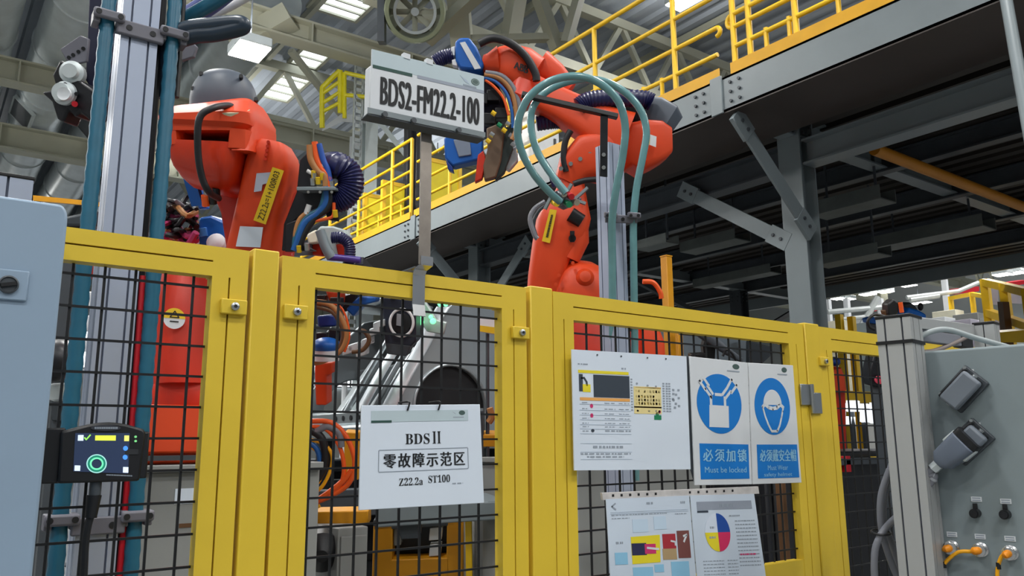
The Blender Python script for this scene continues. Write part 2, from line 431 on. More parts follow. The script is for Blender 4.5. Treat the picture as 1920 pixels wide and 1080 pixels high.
# high bay lamps; each carries its own light
def lamp(p, label, w=.34, l=.6, power=LAMP_W, yaw=0.):
    p = Vector(p); t = thing('high_bay_lamp', label, 'lamp', p, 'high bay lamps')
    ex = Vector((math.cos(yaw), math.sin(yaw), 0)); ey = Vector((-math.sin(yaw), math.cos(yaw), 0)); ez = Vector((0, 0, 1))
    MB().obox(p+ez*.075, ex*w/2*1.08, ey*l/2*1.05, ez*.07).build('housing', GALV, t, bevel=.02)
    MB().obox(p-ez*.005, ex*w/2, ey*l/2, ez*.01).build('lens', LAMPM, t)
    MB().cyl(p+ez*.14, (p.x, p.y, 10.6), .012, n=6).build('hanger', STEELD, t)
    if power:
        ld = bpy.data.lights.new('lamp_light', 'AREA'); ld.shape = 'RECTANGLE'; ld.size = w; ld.size_y = l; ld.energy = power; ld.color = (1, .985, .95)
        lo = bpy.data.objects.new('lamp_light', ld); COL.objects.link(lo); lo.parent = t; lo.location = (0, 0, -.03); lo.rotation_euler = (0, 0, yaw)
        ud = bpy.data.lights.new('roof_fill_light', 'AREA'); ud.shape = 'RECTANGLE'; ud.size = w; ud.size_y = l; ud.energy = power*.45; ud.color = (1, .985, .95)   # upward light added to brighten the roof
        uo = bpy.data.objects.new('roof_fill_light', ud); COL.objects.link(uo); uo.parent = t; uo.location = (0, 0, .17); uo.rotation_euler = (pi, 0, yaw)
lamp(P(468, 96, 11), 'lit high bay lamp above the grey dome of the left robot', .42, .5, LAMP_W)
lamp(P(1292, -2, 15), 'lit high bay lamp at the top edge above the railing', .4, .8, LAMP_W)
wh = ['behind the camera', 'over the fence line']
for i, (x, y) in enumerate(ADDED_LAMP_SPOTS):
    lamp((x, y, 8.3), 'added fill lamp out of the picture, hung %s' % ('behind the camera' if y < 0 else 'off to the side of the hall'), .5, 1.1)
for (px, py, d) in ((1572, 560, 34), (1590, 561, 34), (1627, 552, 30), (1660, 547, 30), (1702, 535, 28), (1868, 507, 30), (1893, 502, 30), (1880, 515, 26), (1905, 512, 27)):
    lamp(P(px, py, d), {1572: 'far oval lamp right of the big grey column, first of the row', 1590: 'far oval lamp second right of the big grey column', 1627: 'far oval lamp above the white slanting pipe', 1660: 'far oval lamp left of the black camera on the aluminium post', 1702: 'far oval lamp above the blue machine head', 1868: 'far lamp over the yellow cage, leftmost of its cluster', 1893: 'far lamp over the yellow cage, topmost of its cluster', 1880: 'far lamp over the yellow cage, lowest of its cluster', 1905: 'far lamp over the yellow cage, rightmost of its cluster'}[px], .45, .45, 60)

# ================================================================== the steel platform
EX, EB, ET = 5.3, 4.38, 4.69          # edge girder: plane X, bottom, top
t = thing('edge_girder', 'grey edge girder of the platform running away from top right', 'girder', (EX, 0, EB))
m = MB(); m.bx(EX, EX+.02, .3, 14, EB, ET).bx(EX, EX+.16, .3, 14, EB, EB+.02).bx(EX, EX+.16, .3, 14, ET-.02, ET); m.build('girder', STEEL, t)
def bolts(c, du, dv, nrm, nu, nv, r, mat, parent, name='bolt'):
    c = Vector(c); nrm = Vector(nrm)
    for i in range(nu):
        for j in range(nv):
            q = c+Vector(du)*(i-(nu-1)/2)+Vector(dv)*(j-(nv-1)/2)
            MB().cyl(q, q+nrm*.018, r, n=6).build(name, mat, parent)
for yc in (4.19, 9.45):
    MB().bx(EX-.02, EX, yc-.06, yc+.06, EB-.01, ET+.02).build('splice_plate', STEEL, t, bevel=.004)
    for e in (-1, 1):
        bolts((EX, yc+e*.19, (EB+ET)/2), (0, .09, 0), (0, 0, .085), (-1, 0, 0), 2, 3, .014, STEELD, t)
# deck
m = MB(); m.bx(EX+.02, 14.3, .3, 14, 4.63, 4.69)
x = EX+.3
while x < 14.2: m.bx(x, x+.12, .3, 14, 4.57, 4.63); x += .24
struct(m.build('floor_platform', DECK))
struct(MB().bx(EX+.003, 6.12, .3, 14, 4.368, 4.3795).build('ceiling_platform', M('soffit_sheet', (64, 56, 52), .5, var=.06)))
struct(MB().bx(14.3, 14.36, .3, 14, EB, ET+.12).build('trim_platform', STEEL))
# beams below the deck
def under(a, b, w, h, label, mat=STEEL, group='beams under the platform'):
    t = MB(); ibeam(t, a, b, w, h, .018); o = t.build('platform_beam', mat); tag(o, label, 'beam', group)
CX = 6.39
for yc, l in ((4.19, 'at the near column'), (9.45, 'at the far column'), (.9, 'nearest the camera')):
    under((EX+.16, yc, 4.5), (14.3, yc, 4.5), .16, .22, 'cross beam under the platform '+l)
under((CX, .3, 4.22), (CX, 4.07, 4.22), .18, .24, 'grey long beam meeting the right side of the near column')
under((CX, 4.31, 4.22), (CX, 9.33, 4.22), .18, .24, 'grey long beam between the near and far platform columns', STEELD)
under((CX, 9.57, 4.22), (CX, 14, 4.22), .18, .24, 'grey long beam beyond the far platform column', STEELD)
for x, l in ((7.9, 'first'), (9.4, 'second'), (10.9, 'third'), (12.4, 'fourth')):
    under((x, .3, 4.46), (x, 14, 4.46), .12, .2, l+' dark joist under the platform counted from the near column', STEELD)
# cable trays / light boxes hung under the deck
TRAYM = M('tray_grey', (98, 104, 102), .5, metal=.3, var=.15, scale=5)
def tray(px0, py0, px1, py1, z, w, h, label):
    a = onZ(px0, py0, z); b = onZ(px1, py1, z); b.x = a.x
    t = thing('cable_tray', label, 'cable tray', a, 'cable trays under the platform')
    MB().bar(a, b, w, .012).build('tray_base', TRAYM, t)
    for e in (-1, 1): MB().bar(a+Vector((e*w/2, 0, h/2)), b+Vector((e*w/2, 0, h/2)), .012, h).build('tray_side', TRAYM, t)
    for k in (0.15, .85):
        q = a.lerp(b, k); MB().bar(q+Vector((0, 0, h/2)), (q.x, q.y, 4.55), .02, .02).build('hanger', STEELD, t)
tray(1535, 408, 1665, 375, 4.0, .3, .14, 'cable tray under the platform just right of the big column, upper')
tray(1540, 500, 1640, 472, 3.7, .3, .12, 'cable tray under the platform right of the big column, lower left')
tray(1650, 468, 1860, 428, 4.0, .34, .14, 'long cable tray under the platform at the right with rusty end')
tray(1290, 475, 1395, 450, 4.0, .3, .12, 'cable tray under the platform left of the big column, upper')
tray(1310, 540, 1460, 512, 4.0, .26, .12, 'pale cable tray under the platform left of the big column, lower')
tray(1205, 470, 1260, 455, 3.8, .2, .1, 'small cable tray under the platform beside the yellow post')
# orange pipe along X
o = MB().tube([(6.73, 3.62, 4.2), (12.5, 3.66, 4.2)], .055, n=12, smooth=0).build('orange_pipe', M('ochre_pipe', (190, 122, 14), .5)); tag(o, 'ochre pipe slanting under the platform at the right', 'pipe')
o = MB().tube([(7.6, 2.5, 4.25), (12.5, 2.5, 4.25)], .055, n=12, smooth=0).build('orange_pipe', MT['ochre_pipe']); tag(o, 'short ochre pipe under the platform at the top right, nearer than the long one', 'pipe')
o = MB().tube([P(1885, -10, 5.1), P(1945, 330, 4.4)], .035, n=12, smooth=0).build('steel_tube', STEEL); tag(o, 'grey steel tube at the top right corner of the photo', 'tube')
# columns with knee braces
def column(x, y, label, w=.23, top=4.62, braces=(), mat=STEEL):
    t = thing('steel_column', label, 'column', (x, y, 0), 'platform columns')
    m = MB(); h = w/2
    m.bx(x-h, x-h+.018, y-h, y+h, 0, top).bx(x+h-.018, x+h, y-h, y+h, 0, top).bx(x-h+.018, x+h-.018, y-.008, y+.008, 0, top)
    m.build('shaft', mat, t)
    MB().bx(x-.2, x+.2, y-.2, y+.2, 0, .03).build('base_plate', mat, t)
    bolts((x, y-h, top-.14), (.11, 0, 0), (0, 0, .07), (0, -1, 0), 2, 3, .014, STEELD, t)
    bolts((x-h, y, top-.14), (0, .13, 0), (0, 0, .07), (-1, 0, 0), 2, 3, .014, STEELD, t)
    return t
def kneebrace(a, b, wdir, w, label, g1=None):
    a = Vector(a); b = Vector(b); t = thing('knee_brace', label, 'knee brace', b, 'knee braces')
    d = (b-a).normalized(); wv = Vector(wdir); nv = d.cross(wv).normalized(); wv = nv.cross(d).normalized()
    MB().obox((a+b)/2, (b-a)/2, wv*w/2, nv*.012).build('bar', STEEL, t, bevel=.003)
    for q, e in ((a, 1), (b, -1)):
        MB().obox(q+d*e*.04, d*.12, wv*w*.62, nv*.019).build('gusset', STEEL, t, bevel=.003)
        for k in (-.035, .06):
            s_ = nv if nv.dot(CAM-a) > 0 else -nv
            MB().cyl(q+d*e*(.04+k), q+d*e*(.04+k)+s_*.034, .016, n=6).build('bolt', STEELD, t)
    return t
column(CX, 4.19, 'big grey steel column of the platform, nearest to the camera')
kneebrace((EX+.1, 4.05, 4.3), (CX-.12, 4.05, 3.5), (0, 0, 1), .15, 'knee brace from the near column up to the edge girder')
kneebrace((CX-.1, 5.45, 4.2), (CX-.1, 4.33, 3.45), (0, 0, 1), .14, 'bright knee brace left of the near column, behind the first one')
column(CX, 9.45, 'grey platform column behind the steel sign pole')
kneebrace((EX+.1, 9.32, 4.3), (CX-.12, 9.32, 3.5), (0, 0, 1), .15, 'knee brace from the far column up to the edge girder')
kneebrace((CX-.1, 8.2, 4.2), (CX-.1, 9.33, 3.3), (0, 0, 1), .14, 'knee brace on the right of the far column')
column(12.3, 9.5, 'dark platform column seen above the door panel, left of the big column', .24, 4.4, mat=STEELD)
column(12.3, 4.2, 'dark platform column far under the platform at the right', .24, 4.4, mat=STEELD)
for i, (a, b) in enumerate((((9.4, 9.4, 4.3), (12.2, 9.4, 3.5)), ((12.4, 9.4, 3.5), (14.2, 9.4, 4.3)))):
    o = MB().bar(a, b, .08, .08).build('cross_brace', STEELD); tag(o, 'thin dark brace %s the dark far column' % ('left of' if i == 0 else 'right of'), 'brace')

# railings on the platform
def railing(y0, y1, posts, rails, label, x=EX+.05, hgt=5.89, loop=None, r=.021, short=()):
    t = thing('railing', label, 'railing', (x, y0, ET), 'platform railings')
    for z in rails:
        pts = [(x, y0, z), (x, y1, z)]
        MB().tube(pts, r if z < hgt-.01 else r*1.15, n=10, smooth=0).build('rail', YELR, t)
    if loop:
        for (yl, za, zb, s) in loop:
            rr = (za-zb)/2; zc = (za+zb)/2
            MB().tube([(x, yl, za)]+[(x, yl+s*rr*math.cos(a), zc+rr*math.sin(a)) for a in (pi/2*.66, pi/2*.33, 0, -pi/2*.33, -pi/2*.66)]+[(x, yl, zb)], r, n=10, smooth=3).build('rail_loop', YELR, t)
    for y in posts: MB().tube([(x, y, ET), (x, y, hgt)], r*1.25, n=10, smooth=0).build('post', YELR, t)
    for y in short: MB().tube([(x, y, ET), (x, y, 4.98)], r*.95, n=8, smooth=0).build('short_post', YELR, t)
    MB().bx(x-.035, x-.027, y0-.03, y1+.03, ET+.004, ET+.11).build('toe_board', M('toe_board_ochre', (228, 168, 0), .55), t)
railing(4.2, 9.45, (4.69, 5.77, 7.3, 8.6), (5.89, 5.5, 5.2, 4.95), 'yellow railing on the platform behind the right robot', loop=((4.2, 5.2, 5.12, -1),), short=(5.1, 4.86))
railing(-.5, 4.02, (4.02, 3.86, 3.42, 2.4, 1.2), (5.89, 5.5, 5.25, 5.13, 4.95), 'yellow railing on the platform at the top right of the photo', loop=((4.02, 5.25, 5.13, 1), (4.02, 5.89, 5.5, 1)), short=(3.7, 3.48, 3.05))
railing(9.62, 13.6, (9.62, 10.2, 11.3, 12.4, 13.6), (5.89, 5.62, 5.42, 5.22, 5.04, 4.9), 'yellow railing on the platform left of the sign pole', short=(9.9, 10.6))
# things standing on the platform
def guard(c, sx, sz, label, yaw=0.):
    c = Vector(c); t = thing('machine_guard', label, 'machine guard', c, 'yellow guards on the platform')
    ex = Vector((math.cos(yaw), math.sin(yaw), 0)); ez = Vector((0, 0, 1)); ey = ex.cross(ez)
    MB().obox(c+ez*sz/2, ex*sx/2, ey*.02, ez*sz/2).build('panel', YELB, t)
    f = MB()
    for e in (-1, 1): f.obox(c+ez*sz/2+ex*e*sx/2, ex*.03, ey*.035, ez*sz/2); f.obox(c+ez*(sz/2+e*(sz/2-.03)), ex*sx/2, ey*.03, ez*.03)
    f.build('frame', YELR, t)
for (px, py, d, sx, sz, l) in ((722, 405, 13.5, .75, 1.0, 'bright yellow guard left of the black posts on the platform'), (745, 400, 12.6, .5, .95, 'bright yellow guard between the railing post and the sign pole'), (830, 372, 11.6, .55, .95, 'bright yellow guard right of the sign pole on the platform'), (700, 425, 14.5, .5, .9, 'pale yellow guard farthest left on the platform')):
    q = P(px, py, d); q.z = ET; guard(q, sx, sz, l)
def blackpost(px, d, w, z1, label):
    q = P(px, 330, d); o = MB().bx(q.x-w/2, q.x+w/2, q.y-w/2, q.y+w/2, ET, z1).build('black_post', BLACKM, bevel=.01); tag(o, label, 'post', 'black posts on the platform')
blackpost(766, 12.8, .13, 6.9, 'black square post left of the sign pole on the platform'); blackpost(783, 12.8, .13, 6.9, 'black square post right behind the sign pole on the platform')
for px, d, l in ((862, 13, 'white cabinet on the platform under the blue gripper'), (1010, 9.6, 'small white cabinet on the platform inside the hose loop')):
    q = P(px, 320, d); t = thing('electrical_cabinet', l, 'cabinet', (q.x, q.y, ET), 'cabinets on the platform')
    MB().bx(q.x-.2, q.x+.2, q.y-.15, q.y+.15, ET, ET+.8).build('body', WHITE, t, bevel=.01)
    MB().bx(q.x-.17, q.x+.17, q.y-.165, q.y-.15, ET+.05, ET+.75).build('door', WHITE, t, bevel=.004)
    MB().bx(q.x+.1, q.x+.13, q.y-.18, q.y-.165, ET+.35, ET+.48).build('handle', BLACK, t)

# ================================================================== yellow fence (front face at Y = 1.5)
FY = 1.5; FT = 2.0
WIRE = M('black_wire', (16, 17, 19), .4, var=0)
def fence_panel(x0, x1, label, ox0, ox1, ot, midz=None, yel=YEL, pitch=(.0495, .055), zstart=1.896):
    t = thing('mesh_fence', label, 'fence panel', ((x0+x1)/2, FY, 0), 'yellow fence panels')
    b = .12
    # outer tube and inner flat bar with a thin seam between them
    sx0 = x0+(ox0-x0)*.52; sx1 = x1-(x1-ox1)*.52; st = FT-(FT-ot)*.5; g = .0016
    m = MB()
    m.bx(x0, ox0, FY, FY+.04, ot, FT).bx(ox1, x1, FY, FY+.04, ot, FT).bx(ox0, ox1, FY, FY+.04, st+g, FT)          # corner blocks and upper tube
    m.bx(x0, sx0-g, FY, FY+.04, b, ot).bx(sx1+g, x1, FY, FY+.04, b, ot).bx(sx0-g, sx1+g, FY, FY+.04, b, b+.03)
    m.build('outer_frame', yel, t)
    m = MB()
    m.bx(sx0+g, ox0, FY, FY+.03, b+.03, ot).bx(ox1, sx1-g, FY, FY+.03, b+.03, ot).bx(ox0, ox1, FY, FY+.03, ot, st-g)
    if midz: m.bx(ox0, ox1, FY+.001, FY+.03, midz-.075, midz)
    m.build('inner_frame', yel, t)
    m = MB()                                                     # dark bottom of the seams
    m.bx(ox0, ox1, FY+.012, FY+.014, st-g*1.5, st+g*1.5).bx(sx0-g*1.5, sx0+g*1.5, FY+.012, FY+.014, b+.04, ot).bx(sx1-g*1.5, sx1+g*1.5, FY+.012, FY+.014, b+.04, ot)
    m.build('seam', BROWNM, t)
    w = MB(); z = zstart
    while z > b+.05:
        w.bar((ox0-.01, FY+.02, z), (ox1+.01, FY+.02, z), .0042, .0042); z -= pitch[1]
    x = ox0+.012 if x0 > .3 else ox1-.026
    sgn = 1 if x0 > .3 else -1
    while ox0 < x < ox1:
        w.bar((x, FY+.0245, b), (x, FY+.0245, ot+.01), .0042, .0042, (0, 1, 0)); x += sgn*pitch[0]
    w.build('wire_mesh', WIRE, t, smooth=False)
    return t
fp1 = fence_panel(-.55, .487, 'yellow mesh fence panel behind the pale cabinet, leftmost', -.48, .421, 1.944, zstart=1.925)
fp2 = fence_panel(.552, 1.148, 'yellow mesh fence panel carrying the white zero fault sign', .621, 1.077, 1.944, zstart=1.921)
fp3 = fence_panel(1.23, 2.252, 'yellow mesh fence door carrying the sheets and blue safety signs', 1.295, 2.172, 1.934, midz=1.292, pitch=(.0505, .053), zstart=1.905)
fp4 = fence_panel(2.338, 3.75, 'yellow mesh fence panel farthest right, behind the aluminium post', 2.405, 3.68, 1.925, zstart=1.905)
def fence_post(x0, x1, label, cap=.006):
    t = thing('fence_post', label, 'fence post', ((x0+x1)/2, FY, 0), 'yellow fence posts')
    MB().bx(x0, x1, FY-.004, FY+.056, 0, FT+cap).build('post', YEL, t, bevel=.003)
    MB().bx(x0-.03, x1+.03, FY-.03, FY+.09, 0, .012).build('base_plate', YEL, t)
    return t
pa = fence_post(.494, .545, 'yellow fence post between the leftmost panel and the zero fault panel')
pb = fence_post(1.158, 1.226, 'yellow fence post between the zero fault panel and the sheet covered door')
pc = fence_post(2.256, 2.334, 'yellow fence post at the hinge side of the door, beside the helmet sign')
def clamp(post, c, dx, label=None):
    """clip plate reaching from the post on to the panel, with a socket head bolt"""
    x, z = c
    p = MB().bx(min(x-.02*dx, x+.028*dx), max(x-.02*dx, x+.028*dx), FY-.012, FY-.001, z-.014, z+.014).build('clip', YEL, post, bevel=.002)
    b = MB().lathe((x+.004*dx, FY-.012, z), (0, -1, 0), [(0, .0075), (.006, .0075), (.007, .006)], 20).build('bolt', BOLT, p)
    # the hexagon socket
    MB().cyl((x+.004*dx, FY-.0185, z), (x+.004*dx, FY-.0196, z), .0035, n=6).build('socket', INK, p)
for post, px, py, dx in ((pa, 440, 577, -1), (pa, 548, 586, 1), (pb, 975, 625, -1), (pc, 1540, 678, 1)):
    q = onY(px, py, FY); clamp(post, (q.x, q.z), dx)
# door hinge
q = onY(1517, 748, FY)
h = MB().bx(q.x-.05, q.x-.004, FY-.008, FY-.001, q.z-.02, q.z+.045).build('hinge_leaf', BOLT, fp3, bevel=.002)
MB().bx(q.x+.004, q.x+.05, FY-.012, FY-.005, q.z-.045, q.z+.02).build('hinge_leaf', BOLT, fp3, bevel=.002)
MB().cyl((q.x, FY-.012, q.z-.045), (q.x, FY-.012, q.z+.045), .007).build('hinge_pin', BOLT, fp3)

# ================================================================== left cabinet
cx0, cx1, cy = -.55, .155, 1.3
t = thing('control_cabinet', 'pale blue grey control cabinet cut by the left edge, with a key lock', 'cabinet', (-.2, cy, 0))
pts = []
for k in range(7): a = pi/2*k/6; pts.append((cx1-.012+.012*math.sin(a), cy, 1.984-.022+.022*math.cos(a)))
m = MB(); m.prism([(cx0, cy, .05), (cx0, cy, 1.984)]+pts+[(cx1, cy, .05)], (0, .022, 0)); m.build('door', CAB, t, bevel=.004)
MB().bx(cx0+.01, cx1-.004, cy+.022, cy+.028, .06, 1.972).build('gasket', BLACK, t)
MB().bx(cx0, cx1-.0, cy+.028, cy+.185, 0, 1.98).build('body', CAB, t, bevel=.004)
a = onY(15, 535, cy)
k = MB().bx(a.x-.045, a.x+.024, cy-.005, cy-.0, a.z-.021, a.z+.022).build('lock_plate', CAB, t, bevel=.002)
MB().lathe((a.x, cy-.005, a.z), (0, -1, 0), [(0, .0125), (.004, .0125), (.005, .0105), (.003, .0095)], 28).build('lock_barrel', STEELD, k)
MB().obox((a.x, cy-.0095, a.z), Vector((.009, 0, .002)), Vector((0, .0025, 0)), Vector((-.0006, 0, .0024))).build('key_slot', BLACK, k)

# ================================================================== aluminium profile posts
def profile(mb, c, ex, ey, z0, z1, hw, hd, slots=2, mb_slot=None):
    """extruded profile post: body with grooves cut as dark recesses on the two seen faces"""
    c = Vector(c); ex = Vector(ex); ey = Vector(ey); g = hw*.055; dp = .008
    # outline with real grooves
    cuts = [-.5*hw, .5*hw] if slots == 2 else [0]
    def side(o, d, n, L):
        out = []
        for q in ([-.5*L, .5*L] if slots == 2 else [0]):
            out += [o+d*(q-g), o+d*(q-g)-n*dp, o+d*(q+g)-n*dp, o+d*(q+g)]
        return out
    pl = [-ex*hw-ey*hd]+side(-ey*hd, ex, -ey, hw)+[ex*hw-ey*hd]+side(ex*hw, ey, ex, hd)+[ex*hw+ey*hd]+side(ey*hd, -ex, ey, hw)+[-ex*hw+ey*hd]+side(-ex*hw, -ey, -ex, hd)
    base = [Vector((c.x+p.x, c.y+p.y, z0)) for p in pl]
    mb.prism(base, (0, 0, z1-z0))
    if mb_slot is not None:
        mb_slot.obox(Vector((c.x, c.y, (z0+z1)/2)), ex*(hw-dp+.0005), ey*(hd-dp+.0005), Vector((0, 0, (z1-z0)/2-.0005)))
    return mb
X3 = Vector((1, 0, 0)); Y3 = Vector((0, 1, 0)); Z3 = Vector((0, 0, 1))
def alupost(c, hw, hd, z1, label, ex=X3, ey=Y3, cap=True, z0=0., slots=2, mat=None):
    t = thing('aluminium_post', label, 'aluminium post', (c[0], c[1], z0), 'aluminium profile posts')
    b = MB(); s = MB(); profile(b, c, ex, ey, z0, z1, hw, hd, slots, s)
    b.build('profile', mat or ALU, t, smooth=False); s.build('slot_shade', ALUD, t)  # slot shade put into a darker aluminium core
    if cap: MB().obox((c[0], c[1], z1+.004), Vector(ex)*(hw+.002), Vector(ey)*(hd+.002), Z3*.004).build('end_cap', BLACK, t, bevel=.002)
    if z0 == 0: MB().obox((c[0], c[1], .01), Vector(ex)*(hw+.06), Vector(ey)*(hd+.06), Z3*.01).build('foot_plate', STEEL, t)
    return t
alupost((.112, 1.9+.04), .045, .04, 2.185, 'short aluminium post with black cap behind the pale cabinet', slots=1)
# main left post with cable hoses
AX, AY = .372, 2.15; AH = .044
ta = alupost((AX, AY), AH, AH, 3.1, 'tall aluminium post at left between two blue ribbed hoses')
def hoseclamp(parent, c, ex, ey, n_hose, wide):
    c = Vector(c); ex = Vector(ex); ey = Vector(ey)
    b = MB().obox(c, ex*wide, ey*.012, Z3*.019).build('clamp_bar', CLAMP, parent, bevel=.004)
    return b
def ribhose(pts, r, mat, label, group, cat='hose', name='ribbed_hose'):
    pts = spl([Vector(p) for p in pts], 30) if len(pts) > 2 else [Vector(pts[0]).lerp(Vector(pts[1]), i/160) for i in range(161)]
    o = MB().tube(pts, r, n=12, smooth=0, ribs=1).build(name, mat); return tag(o, label, cat, group)
hl = AX-AH-.032; hr = AX+AH+.036
o = ribhose([(hl, AY-.035, .1), (hl, AY-.035, 3.2)], .0165, TEAL, 'blue ribbed hose on the left of the tall aluminium post', 'blue ribbed hoses')
o = ribhose([(hr, AY-.035, .1), (hr, AY-.035, 3.2)], .0165, TEAL, 'blue ribbed hose on the right of the tall aluminium post', 'blue ribbed hoses')
def hoseband(z, lab):
    t = thing('hose_bracket', lab, 'hose bracket', (AX, AY-AH, z), 'hose brackets on the tall post')
    yf = AY-AH
    MB().bx(AX-AH-.012, AX+AH+.012, yf-.014, yf-.0005, z-.02, z+.02).build('plate', CLAMP, t, bevel=.004)
    for hx in (hl, hr):
        c = MB().bx(hx-.036, hx+.036, yf-.026, yf-.009-.003, z+.004-.0, z+.03).build('clamp_cap', CLAMP, t, bevel=.006)
        for e in (-1, 1): MB().cyl((hx+e*.025, yf-.0255, z+.017), (hx+e*.025, yf-.028, z+.017), .007, n=14).build('screw', INK, c)
        for e in (-.026, .026): MB().bx(hx+e-.008, hx+e+.008, yf-.012, yf+.03, z-.006, z+.03).build('clamp_jaw', CLAMP, t, bevel=.003)
    for e in (-.028, .028): MB().cyl((AX+e, yf-.0135, z), (AX+e, yf-.016, z), .0075, n=14).build('screw', INK, t)
hoseband(onY(262, 62, AY-AH).z, 'grey hose bracket near the top of the tall aluminium post')
hoseband(onY(185, 985, AY-AH).z, 'grey hose bracket low on the tall aluminium post, behind the mesh')
# black and coloured cables beside the post
def cable(pts, r, mat, label, group='loose cables', cat='cable', name='cable', n=8, k=8):
    o = MB().tube(pts, r, n=n, smooth=k).build(name, mat); return tag(o, label, cat, group)
cable([(AX+AH+.012, AY+.0, 3.2), (AX+AH+.012, AY, .2)], .011, BLACK, 'black cable hidden between the tall post and its right hose', k=0)
cable([(hr+.03, AY+.02, 3.2), (hr+.03, AY+.01, 2.55)], .009, BLACK, 'short black cable on the right of the right blue hose', k=0)
cable([(AX+AH+.012, AY-.03, 2.05), (AX+AH+.014, AY-.03, 1.5), (AX+AH+.006, AY-.032, .6)], .007, REDM, 'thin red cable running down beside the tall aluminium post')
cable(pxl([(232, 915), (230, 1000), (236, 1085)], 2.0), .014, ORC, 'orange cable low beside the tall aluminium post')
# the big dark hose loop at the top
cable(pxl([(325, 68), (350, 55), (400, 48), (448, 44), (452, 52), (405, 63), (360, 68), (318, 90), (312, 150), (310, 185)], 2.15), .022, M('loop_hose', (34, 50, 66), .35, var=.05), 'dark blue hose bent in a flat loop at the top, right of the tall post', n=12)
cable(pxl([(330, 45), (395, 8), (470, -40)], 2.25), .02, TEAL, 'blue hose rising to the top right from the tall post', n=12)
cable(pxl([(345, 38), (400, 2), (440, -30)], 2.3), .03, M('loop_sleeve', (78, 90, 150), .5), 'violet blue sleeve rising to the top beside the tall post', n=12)
cable(pxl([(345, 56), (385, 34), (430, 14), (490, -20)], 2.4), .012, WHC, 'white conduit rising to the top beside the tall post', n=10)
# camera head behind, black plate on the left of the post
t = thing('inspection_camera', 'black camera head with round grey lenses hanging left of the tall post', 'camera head', P(150, 150, 2.6))
outl(MB(), [(168, -40), (222, -40), (205, 205), (186, 192), (160, 150)], 2.62, .05).build('back_plate', M('dark_blue_plate', (34, 36, 60), .4), t, bevel=.004)
b = outl(MB(), [(112, 92), (150, 66), (166, 72), (162, 115), (130, 122)], 2.55, .014).build('slotted_plate', CLAMP, t, bevel=.003)
for (x, y) in ((129, 108), (137, 103), (147, 97), (156, 91)): MB().cyl(P(x, y, 2.549), P(x, y, 2.546), .006, n=12).build('hole', INK, b)
outl(MB(), [(98, 140), (112, 112), (132, 122), (124, 158), (104, 160)], 2.55, .08).build('arm', BLACK, t, bevel=.006)
MB().lathe(P(140, 140, 2.55), -FW+RT*.2, [(0, .036), (.03, .036), (.034, .026), (.05, .022)], 24).build('motor', GALV, t)
h = outl(MB(), [(76, 172), (100, 168), (110, 150), (150, 150), (190, 178), (188, 200), (168, 226), (150, 210), (140, 220), (128, 205), (118, 230), (106, 222), (96, 190)], 2.52, .09).build('body', BLACKM, t, bevel=.008)
MB().lathe(P(124, 176, 2.52), -FW-RT*.1, [(0, .037), (.012, .037), (.016, .03), (.03, .028)], 28).build('lens_ring', GALV, h)
MB().lathe(P(123, 177, 2.49), -FW, [(0, .02), (.012, .02), (.008, .012)], 20).build('lens', WHITE, h)
for (x, y) in ((107, 166), (122, 158), (143, 176)): MB().cyl(P(x, y, 2.52), P(x, y, 2.50), .006, n=10).build('knob', BLACK, h)
MB().cyl(P(140, 195, 2.515), P(140, 195, 2.49), .009, n=12).build('red_button', REDM, h)
outl(MB(), [(334, 100), (352, 72), (368, 86), (362, 106), (338, 114)], 2.6, .02).build('end_bracket', CLAMP, t, bevel=.003)
MB().bar(P(205, 60, 2.64), P(350, 95, 2.64), .03, .05).build('cross_rail', BLACKM, t)

# ================================================================== handheld reader screen hung on the mesh
HY = 1.463
def hm(px, py, y=HY): return onY(px, py, y)
t = thing('touch_terminal', 'black touch terminal with glowing screen clipped on the left mesh', 'terminal', hm(190, 850))
a, b = hm(88, 795), hm(275, 903)
zt = hm(200, 795).z; zb = hm(200, 904).z; xl = .208; xr = hm(266, 850).x
arc = [(xl-.012, HY, zb), (xl-.014, HY, zt-.012)]+[(xl+(xr-xl)*k/8, HY, zt-.008+.011*math.sin(pi*k/8)) for k in range(9)]+[(xr+.004, HY, zt-.014), (xr, HY, zb)]
MB().prism(arc, (0, .03, 0)).build('case', BLACK, t, bevel=.004)
MB().bx(xr-.004, xr+.012, HY+.006, HY+.028, zb+.004, zt-.012).build('side_grip', BLACK, t, bevel=.003)
MB().bx(.16, xl-.006, HY+.008, HY+.03, zb, zt-.006).build('holder', BLACK, t, bevel=.003)
scr = Sheet(hm(141, 812), hm(243, 812), hm(240, 888), hm(137, 884))
LCD = M('screen_navy', (40, 52, 78), .3, emit=.55)
s = scr.slab(.002); s = MB().prism([scr.pt(0, 0, .001), scr.pt(1, 0, .001), scr.pt(1, 1, .001), scr.pt(0, 1, .001)], Vector((0, .002, 0))).build('screen', LCD, t)
def lcd(name, rgb, fn, e=.85):
    m = MB(); fn(m); m.build(name, M('lcd_'+name, rgb, .4, emit=e), s)
lcd('yellow_bar', (212, 222, 70), lambda m: scr.rect(m, .36, .06, .74, .19, .0016))
lcd('white_icon', (206, 220, 238), lambda m: (scr.rect(m, .05, .05, .15, .2, .0016), scr.rect(m, .02, .84, .12, .98, .0016), scr.rect(m, .9, .84, 1., .98, .0016)))
lcd('green_tick', (150, 226, 90), lambda m: scr.line(m, [(.17, .12), (.2, .17), (.27, .05)], .025, .0016, asp=1.3))
lcd('yellow_icon', (226, 220, 110), lambda m: scr.rect(m, .9, .06, .99, .2, .0016))
lcd('blue_icon', (70, 140, 236), lambda m: (scr.disc(m, .93, .38, .045, .06, .0016), scr.disc(m, .93, .6, .045, .06, .0016)))
lcd('outer_ring', (150, 206, 200), lambda m: scr.annulus(m, .41, .78, .185, .24, .88, .0016))
